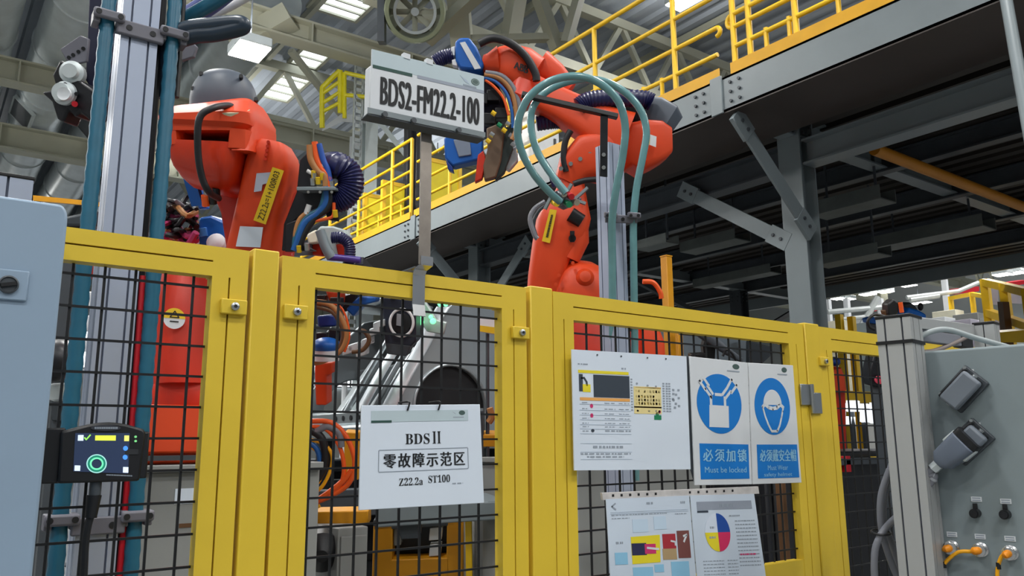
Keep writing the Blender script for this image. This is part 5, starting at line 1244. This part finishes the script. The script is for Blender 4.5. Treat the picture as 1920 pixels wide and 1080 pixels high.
# pillar flanges: three bright folds
PIL = spl([cv(718, 770), cv(752, 706), cv(790, 640), cv(806, 604), cv(826, 575)], 5)
for k, (dx, w_, y) in enumerate(((.03, .09, YN-.012), (-.06, .07, YN+.03), (-.13, .06, YN+.085), (-.2, .06, YN+.15))):
    for yy in (y, YF-(y-YN)+.03):
        tl_ = (.75 if k % 2 else -.35); av = (X3+Y3*tl_).normalized()*w_*.62; bv = (Y3-X3*tl_).normalized()*.01
        m = MB().loft([((p.x+dx, yy+.01, p.z), av, bv, 3.) for p in PIL], 16); m.build('pillar_flange', CARM, car)
x0 = pL.x
MB().bx(x0-.1, x0+.05, YN-.02, YF+.06, pL.z-.17, pL.z-.06).build('rear_bumper_beam', CARM, car, bevel=.02)
MB().bx(x0-.16, x0+.02, YN+.0, YF, pL.z-.27, pL.z-.17).build('rear_skirt', CARM, car, bevel=.02)
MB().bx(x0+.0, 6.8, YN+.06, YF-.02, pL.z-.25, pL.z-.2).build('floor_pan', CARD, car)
MB().bx(pT.x+.1, 6.6, YN+.02, YF+.02, zr+.3, zr+.36).build('roof', CARM, car, bevel=.02)
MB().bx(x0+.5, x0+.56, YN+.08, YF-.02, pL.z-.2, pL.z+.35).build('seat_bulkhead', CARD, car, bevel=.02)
MB().prism([(x0-.02, YN+.2, pL.z-.06), (x0+.32, YN+.2, pL.z+.42), (x0+.36, YN+.2, pL.z+.38), (x0+.06, YN+.2, pL.z-.06)], (0, .1, 0)).build('inner_brace', CARM, car, bevel=.01)
MB().prism([(x0-.02, YN+.75, pL.z-.06), (x0+.32, YN+.75, pL.z+.42), (x0+.36, YN+.75, pL.z+.38), (x0+.06, YN+.75, pL.z-.06)], (0, .1, 0)).build('inner_brace', CARM, car, bevel=.01)
for k in range(4): q = Vector((x0-.103, YN+.25+k*.13, pL.z-.115)); MB().cyl(q, q-X3*.004, .02, n=14).build('bumper_hole', BLACK, car)
# green inspection lamps shining on the rear quarter
GRN = M('green_lamp', (120, 255, 170), .4, emit=1.7)
t = thing('inspection_lamp', 'small green and white lamp cluster beside the car pillar', 'lamp', P(812, 600, 5.2))
outl(MB(), [(776, 560), (795, 562), (820, 600), (838, 605), (832, 628), (800, 622), (780, 590)], 5.3, .08).build('bracket', GALV, t, bevel=.008)
for px, py, r_ in ((786, 566, .02), (826, 570, .018), (836, 571, .014), (785, 596, .022), (790, 604, .018), (812, 602, .02), (808, 594, .014)): MB().lathe(P(px, py, 5.22), -FW, [(0, r_), (.012, r_), (.02, r_*.5)], 16).build('green_lens', GRN, t)
o = outl(MB(), [(898, 594), (930, 598), (929, 628), (898, 622)], 4.9, .03).build('notice_plate', WHITE, bevel=.003); stand(o, P(914, 620, 4.94), .016); tag(o, 'white and yellow plate right of the car roof behind the mesh', 'plate')
m = outl(MB(), [(898, 610), (930, 614), (929, 626), (898, 621)], 4.895, .003).build('yellow_band', LABY, o)
# skid carrying the car
t = thing('car_skid', 'dark steel skid frame under the silver car body', 'skid', (4, 5.9, 1.1))
MB().bx(1.9, 7.2, YN+.05, YN+.2, 1.15, 1.33).bx(1.9, 7.2, YF-.15, YF, 1.15, 1.33).build('runner', STEELD, t, bevel=.006)
m = MB()
for x in (2.3, 3.6, 5, 6.6): m.bx(x, x+.12, YN, YF, 1.05, 1.16)
m.build('cross_member', STEELD, t)
for x in (2.9, 4.6, 6.4):
    for y in (YN+.1, YF-.1): MB().bx(x-.06, x+.06, y-.05, y+.05, 1.33, pL.z-.25).build('support', STEELD, t)
for x in (2.4, 5.4, 7): MB().bx(x-.08, x+.08, 5.2, 6.7, 0, 1.05).build('leg', STEELD, t)

# ================================================================== low machinery seen through the mesh
D = 4.0
t = thing('cable_coil', 'orange, yellow and black cable loops at the left of the middle mesh', 'cable coil', P(620, 870, D))
for pts, mt, r_ in (([(575, 790), (620, 792), (650, 820), (665, 865), (655, 905), (620, 930), (580, 946)], ORC, .013), ([(575, 800), (610, 804), (636, 836), (645, 880), (634, 915), (600, 935)], ORC, .011), ([(580, 824), (606, 832), (622, 852), (620, 880), (604, 912), (580, 930)], YEC, .009), ([(580, 836), (598, 850), (606, 872), (600, 900), (584, 918)], YEC, .008), ([(582, 806), (602, 820), (610, 848), (606, 880), (590, 905)], RUB, .02), ([(580, 830), (594, 842), (600, 866), (594, 896)], BLC, .014), ([(590, 810), (614, 800), (636, 812), (640, 838)], GRC, .018), ([(578, 945), (600, 935), (640, 905), (660, 880)], ORC, .015), ([(582, 900), (604, 880), (614, 850)], WHC, .007), ([(575, 960), (600, 948)], YEC, .009)):
    MB().tube(pxl(pts, D), r_, n=10).build('cable', mt, t)
def machine(name, label, cat, parts, loc, group=None):
    t = thing(name, label, cat, loc, group)
    for nm, mb, mt, bv in parts: mb.build(nm, mt, t, bevel=bv)
    return t
q = P(780, 1000, 4.6)
x0, x1 = P(612, 1000, 4.6).x, 0
# ochre machine frame with window, low in the middle panel
def fr(pix, d, th): return outl(MB(), pix, d, th)
machine('machine_stand', 'ochre machine frame with a dark window low behind the middle mesh', 'machine frame', [
    ('frame_left', fr([(700, 985), (736, 985), (734, 1120), (696, 1120)], 4.6, .12), YELD, .006), ('frame_right', fr([(838, 975), (868, 975), (868, 1120), (836, 1120)], 4.6, .12), YELD, .006),
    ('frame_bottom', fr([(730, 1050), (842, 1046), (842, 1120), (730, 1120)], 4.6, .1), YELD, .006), ('frame_top', fr([(700, 975), (868, 965), (868, 985), (700, 995)], 4.6, .12), STEELD, .006),
    ('window_back', fr([(736, 985), (838, 980), (838, 1052), (736, 1056)], 4.72, .02), BLACK, 0), ('white_box', fr([(806, 990), (830, 988), (828, 1012), (804, 1014)], 4.62, .06), WHITE, .004), ('white_box', fr([(806, 1022), (828, 1020), (826, 1042), (804, 1044)], 4.62, .06), WHITE, .004), ('grey_box', fr([(738, 990), (752, 990), (752, 1022), (738, 1024)], 4.63, .06), PED, .004)], P(780, 1100, 4.6))
machine('machine_stand', 'yellow upright beside the dark wheel at the lower right of the middle mesh', 'machine frame', [
    ('upright', fr([(872, 975), (884, 975), (886, 1120), (874, 1120)], 4.4, .06), YELR, .004), ('rail', fr([(575, 960), (690, 958), (690, 985), (575, 990)], 4.3, .1), YELD, .006), ('block', fr([(645, 810), (672, 812), (672, 900), (645, 905)], 4.7, .1), YELD, .006)], P(880, 1100, 4.4))
machine('machine_beam', 'dark grey beam below the zero fault sign behind the mesh', 'beam', [('beam', fr([(705, 950), (935, 940), (936, 975), (705, 990)], 4.25, .2), STEEL, .008), ('bracket', fr([(740, 978), (790, 974), (786, 1010), (752, 1012)], 4.3, .1), STEELD, .006)], P(820, 960, 4.25))
machine('drive_motor', 'black drive motor low at the left of the middle mesh', 'motor', [('body', MB().lathe(P(606, 1020, 4.2), -FW+RT*.2, [(0, .1), (.14, .1), (.16, .08), (.2, .03)], 28), BLACK, 0), ('pipe', MB().tube(pxl([(560, 1030), (600, 1030), (640, 1022)], 4.3), .02, n=10), BLACKM, 0)], P(606, 1040, 4.2))
machine('grey_cabinet', 'grey cabinet standing low behind the middle mesh, below the cables', 'cabinet', [('body', MB().bx(*sorted((onY(634, 1000, 3.9).x, onY(690, 1000, 3.9).x)), 3.9, 4.3, 0, 1.22), PED, .006), ('door', MB().bx(*sorted((onY(638, 1000, 3.9).x, onY(686, 1000, 3.9).x)), 3.885, 3.9, .1, 1.18), PED, .004)], (1.8, 4.1, 0))
machine('grey_cabinet', 'grey cabinet at the lower right of the middle mesh', 'cabinet', [('body', MB().bx(*sorted((onY(888, 1000, 4.1).x, onY(950, 1000, 4.1).x)), 4.1, 4.5, 0, 1.25), PED, .006), ('door', MB().bx(*sorted((onY(893, 1000, 4.1).x, onY(946, 1000, 4.1).x)), 4.085, 4.1, .1, 1.2), PED, .004)], (3, 4.3, 0))
machine('equipment_rack', 'dark rack with yellow and blue parts right of the zero fault sign', 'rack', [('frame', fr([(896, 770), (906, 770), (908, 960), (898, 960)], 4.8, .1), STEELD, .004), ('yellow_shelf', fr([(906, 815), (945, 815), (945, 838), (906, 838)], 4.8, .15), YELD, .004), ('blue_cables', MB().tube(pxl([(905, 890), (920, 900), (935, 896), (948, 905)], 4.75), .03, n=10), NAVY, 0), ('grey_box', fr([(908, 900), (945, 900), (945, 925), (908, 925)], 4.8, .2), PED, .004), ('copper_pipe', MB().tube(pxl([(918, 765), (922, 782), (916, 792)], 4.8), .02, n=8), TANC, 0)], P(920, 950, 4.8))
machine('dark_machine', 'dark machine body behind the car skid at the bottom of the photo', 'machine', [('body', MB().bx(2.2, 5.0, 6.9, 7.4, 0, 1.5), STEELD, .02), ('cover', MB().bx(2.3, 4.9, 6.85, 6.9, .6, 1.4), BLACKM, .01)], (3.6, 7.1, 0))
# left panel: black round thing and white louvre wall
machine('cable_reel', 'black rounded motor at the left edge behind the left mesh', 'motor', [('body', MB().lathe(P(112, 672, 2.9), -FW+RT*.3, [(0, .07), (.12, .075), (.16, .06), (.18, .03)], 24), BLACKM, 0), ('steel_end', MB().lathe(P(112, 720, 2.9), -UP, [(0, .04), (.05, .04), (.06, .02)], 18), GALV, 0), ('bracket', fr([(95, 700), (128, 700), (126, 790), (95, 790)], 2.95, .05), STEELD, .006)], P(112, 700, 2.9))
stand([o for o in COL.objects if o.name.startswith('cable_reel')][0], P(112, 740, 3.0), .05)
machine('red_machine', 'red machine block seen at the top left behind the left mesh', 'machine', [('block', fr([(100, 490), (158, 496), (154, 520), (100, 528)], 3.9, .2), REDO, .01), ('bolt', MB().cyl(P(142, 505, 3.9), P(142, 505, 3.87), .02), STEELD, 0)], P(130, 510, 3.9))
stand([o for o in COL.objects if o.name == 'red_machine'][0], P(130, 515, 4.0), .08)
machine('grey_machine', 'grey machine cover above the left fence rail, left of the tall post', 'machine', [('cover', fr([(112, 408), (180, 394), (182, 424), (112, 424)], 3.4, .2), STEELD, .012)], P(140, 415, 3.4))
stand([o for o in COL.objects if o.name.startswith('grey_machine')][0], P(140, 415, 3.5), .08)
for k, (y0, y1) in enumerate(((545, 575), (590, 622), (632, 660))):
    o = fr([(95, y0), (166, y0+2), (164, y1), (95, y1-2)], 9, .1).build('white_board', WHITE, bevel=.01); stand(o, P(112+18*k, (y0+y1)/2, 9.16), .06); tag(o, ('top', 'middle', 'lowest')[k]+' white panel far behind the left mesh', 'panel', 'white panels behind the left mesh')
o = fr([(62, 366), (180, 378), (180, 386), (62, 376)], 12, .2).build('crane_rail', YELD); stand(o, P(70, 372, 12.1), .1); stand(o, P(170, 380, 12.1), .1); tag(o, 'far ochre rail at the left between the cabinet and the tall post', 'rail')

# ================================================================== far yellow ladder cage
D = 15.0
t = thing('ladder_cage', 'bright yellow ladder cage on a high landing left of the sign', 'ladder cage', P(625, 225, D), None)
YC = M('cage_yellow', (238, 226, 30), .45)
MB().tube(pxl([(604, 240), (604, 172), (609, 160), (634, 136), (638, 140), (638, 212)], D), .05, n=8, smooth=3).build('hoop', YC, t)
MB().tube(pxl([(646, 222), (646, 136)], D), .04, n=8).tube(pxl([(646, 136), (690, 146)], D), .04, n=8).tube(pxl([(646, 178), (690, 182)], D), .04, n=8).build('rail', YC, t)
for y0, y1 in ((176, 152), (194, 172), (210, 192)): MB().tube(pxl([(604, y0), (638, y1)], D), .035, n=8).build('rung', YC, t)
MB().prism(pxl([(604, 240), (640, 214), (694, 216), (690, 226), (642, 222)], D), UP*-.06).build('landing', WHITE, t)
# white hall column and its ladder
q = P(690, 300, 15.)
t = thing('hall_column', 'tall pale hall column behind the left end of the station sign', 'column', (q.x, q.y, 0))
MB().bx(q.x-.12, q.x+.12, q.y-.14, q.y-.11, 0, 9).bx(q.x-.12, q.x+.12, q.y+.11, q.y+.14, 0, 9).bx(q.x-.01, q.x+.01, q.y-.11, q.y+.11, 0, 9).build('shaft', M('pale_column', (196, 206, 208), .5), t)
m = MB()
for k in range(40): m.bx(q.x-.34, q.x-.2, q.y-.1, q.y-.06, 3+k*.14, 3.07+k*.14)
m.bx(q.x-.36, q.x-.33, q.y-.1, q.y-.06, 2.8, 9).bx(q.x-.21, q.x-.18, q.y-.1, q.y-.06, 2.8, 9); m.build('cable_ladder', GALV, t)
o = MB().bar(P(700, 214, 15), P(770, 302, 14.6), .12, .08).build('slanting_strut', MT['pale_column']); tag(o, 'pale slanting strut below the left end of the station sign', 'strut')
wp = P(660, 285, 17.); o = MB().tube([(wp.x, wp.y, 0), (wp.x, wp.y, wp.z-.3), wp, P(664, 274, 17), P(678, 268, 17)], .06, n=8, smooth=3).build('white_pipe', WHITE); tag(o, 'white bent pipe left of the hall column', 'pipe')
# windows far behind at the left: bright panes in the back wall
def farwin(i, x0, x1, z0, z1):
    w = MB().bx(x0, x1, 45.9, 45.96, z0, z1).build('window_%d' % i, SKYL); struct(w)
    f = MB()
    for k in range(5): x = x0+(x1-x0)*k/4; f.bx(x-.06, x+.06, 45.84, 45.9, z0, z1)
    f.bx(x0, x1, 45.84, 45.9, z0-.08, z0).bx(x0, x1, 45.84, 45.9, z1, z1+.08); f.build('window_frame', WHITE, w)
farwin(1, 0, 7, 5.5, 7.6); farwin(2, 9.5, 17, 4.6, 6.6); farwin(3, 19, 24, 5, 7)

# ================================================================== yellow guard posts and others behind the door panel
def gpost(px, top, d, w, label, mt=YELD):
    q = P(px, top, d); t = thing('guard_post', label, 'post', (q.x, q.y, 0), 'ochre posts behind the door')
    MB().bx(q.x-w/2, q.x+w/2, q.y-w/2, q.y+w/2, 0, q.z).build('post', mt, t, bevel=.004); MB().bx(q.x-w/2-.002, q.x+w/2+.002, q.y-w/2-.002, q.y+w/2+.002, q.z, q.z+.008).build('cap', mt, t)
gpost(1249, 482, 5.4, .055, 'ochre square post rising above the fence right of the right robot')
gpost(1270, 618, 5.5, .05, 'short ochre post just right of the tall ochre post')
gpost(1462, 890, 3.2, .03, 'thin ochre post beside the dark opening below the safety signs', BROWNM)
t = thing('bent_bracket', 'dark grey bent arm with black box seen above the padlock sign', 'arm', P(1320, 640, 5.2))
m = MB(); armloft(m, [(1275, 620, 5.2, 8, .05), (1310, 622, 5.2, 9, .05), (1335, 638, 5.2, 10, .05), (1365, 660, 5.2, 7, .05), (1390, 676, 5.2, 4, .04)], 4, 16); m.build('arm', M('arm_grey', (78, 84, 92), .45), t)
fr([(1322, 634), (1342, 650), (1340, 690), (1324, 690), (1318, 650)], 5.25, .08).build('bracket', BLACKM, t, bevel=.005)
fr([(1296, 664), (1326, 662), (1326, 690), (1296, 690)], 5.2, .1).build('black_box', BLACK, t, bevel=.005); stand(t, P(1332, 688, 5.3), .06)
MB().tube(pxl([(1355, 668), (1362, 656), (1372, 662), (1380, 676)], 5.1), .008, n=8).build('wire', BLACK, t)
o = fr([(1404, 640), (1446, 650), (1444, 668), (1420, 690), (1404, 690)], 8, .1).build('gusset_plate', STEELD, bevel=.005); tag(o, 'dark gusset plate behind the top right of the door mesh', 'plate')
machine('dark_machine', 'black block put in for the dark opening below the helmet sign', 'machine', [('body', MB().bx(*sorted((onY(1440, 980, 2.9).x, onY(1540, 980, 2.9).x)), 2.9, 3.3, 0, 1.62), BLACKM, .01), ('door', MB().bx(*sorted((onY(1450, 980, 2.9).x, onY(1530, 980, 2.9).x)), 2.88, 2.9, .2, 1.55), BLACK, .01)], onY(1490, 1080, 3).xy.to_3d())  # black block stands in for the shade inside an opening

# ================================================================== the bright hall beyond, right
def simple(name, label, cat, mb, mt, group=None, bevel=0.): return tag(mb.build(name, mt, bevel=bevel), label, cat, group)
def cage(pix_x, pix_y, d, label, dep=1.2, w=.1):
    """portal frame of square tubes on the floor: columns at the given pixels"""
    tops = [P(x, y, dd) for (x, y, dd) in pix_x]
    t = thing('steel_portal', label, 'steel frame', (tops[0].x, tops[0].y, 0), 'yellow steel frames in the far hall')
    for q in tops: MB().bx(q.x-w/2, q.x+w/2, q.y-w/2, q.y+w/2, 0, q.z).build('upright', YELR, t)
    for a, b in zip(tops, tops[1:]):
        for f in pix_y: MB().bar(a-Z3*f, b-Z3*f, w, w).build('cross_bar', YELR, t)
    return t, tops
ct, tp_ = cage([(1846, 524, 15), (1882, 532, 14), (1925, 542, 13)], (0.05, .62, 1.2), 15, 'yellow steel cage at the right edge above the grey box', w=.13)
for (x0, y0, x1, y1, d) in ((1852, 532, 1872, 572, 15.1), (1888, 540, 1916, 570, 14.1), (1856, 592, 1878, 628, 15.1)):
    fr([(x0, y0), (x1, y0+3), (x1, y1), (x0, y1-2)], d, .03).build('infill_panel', M('pale_violet_panel', (178, 174, 190), .5), ct)
o = simple('brown_post', 'brown upright behind the grey box at the right edge', 'post', fr([(1880, 566), (1892, 566), (1901, 646), (1888, 646)], 13.5, .15), BROWNM)
cage([(1782, 556, 22), (1822, 548, 21), (1846, 552, 20)], (.05, 1.1), 20, 'thin yellow steel frame left of the yellow cage', w=.1)
simple('yellow_beam', 'yellow beam behind the top edge of the grey box, right', 'beam', fr([(1868, 624), (1930, 618), (1930, 642), (1868, 642)], 12, .3), YELR)
simple('yellow_beam', 'yellow beam seen through the right mesh panel', 'beam', MB().bx(*sorted((onY(1550, 740, 6).x, onY(1662, 740, 6).x)), 6, 6.2, onY(1600, 754, 6).z, onY(1600, 733, 6).z), YELR)
for k, (x0, y0, x1, y1, d) in enumerate(((1640, 568, 1662, 580, 24), (1790, 540, 1836, 548, 24), (1888, 528, 1925, 534, 20))):
    simple('red_beam', ('small red sign beam right of the slanting white pipe', 'red beam left of the yellow cage', 'red beam above the yellow cage at the right edge')[k], 'beam', fr([(x0, y0+2), (x1, y0-3), (x1, y1-2), (x0, y1+4)], d, .3), REDM)
for k, (a, b, r_) in enumerate((((1612, 618), (1646, 556), .09), ((1552, 585), (1700, 572), .07), ((1700, 558), (1797, 546), .06), ((1797, 546), (1835, 530), .06), ((1706, 562), (1760, 554), .08), ((1565, 600), (1640, 592), .06))):
    simple('grey_pipe', ('white slanting pipe right of the big grey column', 'long thin white pipe crossing behind the slanting pipe', 'white pipe above the blue machine head', 'white pipe rising to the red beam', 'short white pipe just above the black camera', 'lowest white pipe right of the big grey column')[k], 'pipe', MB().tube([P(*a, 22), P(*b, 22)], r_, n=8, smooth=0), M('pale_pipe', (190, 196, 196), .45), 'white pipes in the far hall')
for k, (x, y0) in enumerate(((1552, 562), (1587, 560), (1650, 560), (1770, 520))):
    q = P(x, y0, 24); simple('white_post', ('first', 'second', 'third', 'fourth')[k]+' thin white post in the far hall counted from the big column', 'post', MB().bx(q.x-.07, q.x+.07, q.y-.07, q.y+.07, 0, q.z), WHITE, 'white posts in the far hall')
for k, (x, y0) in enumerate(((1573, 590), (1596, 594))):
    q = P(x, y0, 16); simple('yellow_post', ('left', 'right')[k]+' small yellow post above the fence right of the big column', 'post', MB().bx(q.x-.06, q.x+.06, q.y-.06, q.y+.06, 0, q.z), YELR, 'small yellow posts in the far hall')
t = thing('vision_camera', 'black camera on a bracket on top of the right aluminium post', 'camera', P(1675, 590, 3.2)); stand(t, P(1675, 590, 3.24), .04)
fr([(1665, 570), (1676, 560), (1686, 568), (1686, 585), (1676, 596), (1666, 590)], 3.2, .06).build('body', BLACK, t, bevel=.006)
fr([(1658, 582), (1668, 580), (1680, 600), (1664, 600)], 3.22, .04).build('bracket', BROWNM, t, bevel=.004)
MB().bar(P(1688, 567, 3.2), P(1691, 586, 3.2), .014, .014).build('orange_clip', ORC, t)
MB().tube(pxl([(1662, 594), (1640, 590), (1628, 600), (1630, 612), (1640, 618)], 3.2), .006, n=8).build('wire', BLACK, t)
t = thing('blue_machine', 'bright blue machine head right of the black camera', 'machine', P(1715, 595, 9)); stand(t, P(1720, 602, 9.3), .2)
fr([(1696, 588), (1704, 576), (1724, 582), (1738, 590), (1737, 604), (1698, 604)], 9, .4).build('blue_cover', M('bright_blue', (10, 120, 226), .4), t, bevel=.02)
fr([(1694, 572), (1706, 566), (1716, 572), (1724, 583), (1714, 588), (1700, 586)], 9.2, .3).build('grey_body', STEELD, t, bevel=.02)
MB().sphere(P(1726, 575, 9), RT*.03, FW*.03, UP*.045).build('black_knob', BLACK, t)
o = simple('blue_machine', 'small blue machine piece left of the right aluminium post', 'machine', fr([(1630, 598), (1642, 594), (1646, 608), (1632, 606)], 9, .2), BLUE, bevel=.01); stand(o, P(1638, 602, 9.1), .12)
t = thing('industrial_robot', 'small orange robot with blue top seen through the right mesh', 'robot', P(1568, 690, 8.5))
m = MB(); armloft(m, [(1572, 730, 8.5, 10, .12), (1570, 705, 8.5, 9, .11), (1566, 690, 8.5, 7, .1)], 3, 16); m.build('arm', ORG, t)
MB().sphere(P(1564, 678, 8.4), RT*.06, FW*.08, UP*.05).build('blue_top', M('deep_blue_paint', (16, 52, 128), .4), t)
fr([(1558, 726), (1586, 726), (1594, 1112), (1562, 1112)], 8.5, .4).build('base', REDO, t, bevel=.02)
t = thing('tool_holder', 'dark tool with red disc at the right edge of the right mesh', 'tool', P(1645, 700, 6)); stand(t, P(1646, 722, 6.08), .08)
fr([(1640, 664), (1656, 660), (1660, 700), (1656, 726), (1634, 724), (1630, 706)], 6, .15).build('body', BLACKM, t, bevel=.01)
MB().lathe(P(1647, 712, 5.98), -FW, [(0, .03), (.02, .03)], 16).build('red_disc', M('rose_disc', (214, 70, 90), .5), t)
for k, (x0, y0, x1, y1) in enumerate(((1562, 756, 1586, 780), (1590, 752, 1612, 772), (1616, 758, 1630, 792), (1634, 756, 1660, 794), (1566, 782, 1604, 796))):
    simple('glow_board', ('leftmost', 'second', 'third', 'rightmost', 'lowest')[k]+' bright panel with added glow through the right mesh, under the yellow beam', 'lit panel', fr([(x0, y0), (x1, y0), (x1, y1), (x0, y1)], 10, .06), M('panel_added_glow', (240, 246, 255), .5, emit=1.1), 'lit panels behind the right mesh')  # emission puts bright light into plain enclosure sheets
for o_ in [o for o in COL.objects if o.name.startswith('glow_board')]:
    vs_ = [v.co for v in o_.data.vertices]; stand(o_, (sum(v.x for v in vs_)/len(vs_), sum(v.y for v in vs_)/len(vs_)+.02, max(v.z for v in vs_)-.05), .04)
machine('conveyor', 'dark conveyor machinery low behind the right mesh panel', 'conveyor', [('body', MB().bx(4.6, 7.5, 3.6, 4.6, .2, 1.55), BLACKM, .02), ('rail', MB().bx(4.4, 7.6, 3.5, 3.56, 1.45, 1.5), STEELD, .004), ('red_lamp', MB().bx(*(lambda a: (a.x-.03, a.x+.03))(onY(1580, 868, 3.55)), 3.5, 3.58, onY(1580, 885, 3.55).z, onY(1580, 855, 3.55).z), REDM, .004), ('yellow_tag', MB().bx(*(lambda a: (a.x-.06, a.x+.06))(onY(1645, 862, 3.55)), 3.5, 3.58, onY(1645, 868, 3.55).z, onY(1645, 856, 3.55).z), LABY, .002)], (6, 4.1, 0))
# rows of pale machine enclosures closing the far hall
for k, (x, y, w, h) in enumerate(((20, 11, 3, 2.6), (24.5, 12.5, 3, 3.0), (29, 13.5, 3.4, 2.7), (22, 20, 4, 3.6), (28, 22, 5, 3.4), (34, 17, 4, 3.2), (36, 25, 5, 4))):
    t = thing('machine_enclosure', 'pale machine enclosure in the far hall, %s' % ('first in the near row', 'second in the near row', 'third in the near row', 'left of the back row', 'middle of the back row', 'right of the back row', 'farthest of all')[k], 'machine enclosure', (x, y, 0), 'machine enclosures in the far hall')
    MB().bx(x-w/2, x+w/2, y-.8, y+.8, 0, h).build('body', WHITE, t, bevel=.03)
    for e in (-.28, .05, .33):
        MB().bx(x+w*e-.35, x+w*e+.3, y-.83, y-.8, .9, h-.4).build('window', BOXG if k % 2 else GALV, t)
    MB().bx(x-w/2-.02, x+w/2+.02, y-.84, y-.8, h-.25, h-.1).build('yellow_band', YELR, t)

for k, (x, y, w, mt, lb, d) in enumerate(((1757, 598, .5, WHITE, 'white', 19), (1777, 584, .45, M('cream', (222, 218, 196), .6), 'cream', 21), (1800, 602, .4, M('pale_violet_panel', (178, 174, 190), .5), 'pale violet', 17), (1818, 590, .5, PED, 'grey', 20), (1568, 604, .5, M('cream', (222, 218, 196), .6), 'cream', 19), (1608, 600, .6, WHITE, 'white', 23), (1628, 606, .4, BOXG, 'blue grey', 20))):
    q = P(x, y, d); t = thing('machine_cabinet', lb+' cabinet far in the hall, '+('right of the blue machine', 'behind the black end cap of the rail', 'left of the yellow cage', 'touching the yellow cage', 'first right of the big column', 'under the slanting white pipe', 'left of the right aluminium post')[k], 'cabinet', (q.x, q.y, 0), 'cabinets in the far hall')
    MB().bx(q.x-w/2, q.x+w/2, q.y-.3, q.y+.3, 0, q.z).build('body', mt, t, bevel=.01)
    MB().bx(q.x-w*.42, q.x+w*.42, q.y-.32, q.y-.3, .2, q.z-.15).build('door', mt, t, bevel=.006)
    MB().bx(q.x-w*.3, q.x+w*.3, q.y-.33, q.y-.32, q.z-.5, q.z-.25).build('window', GALV if k % 2 else LABY, t)
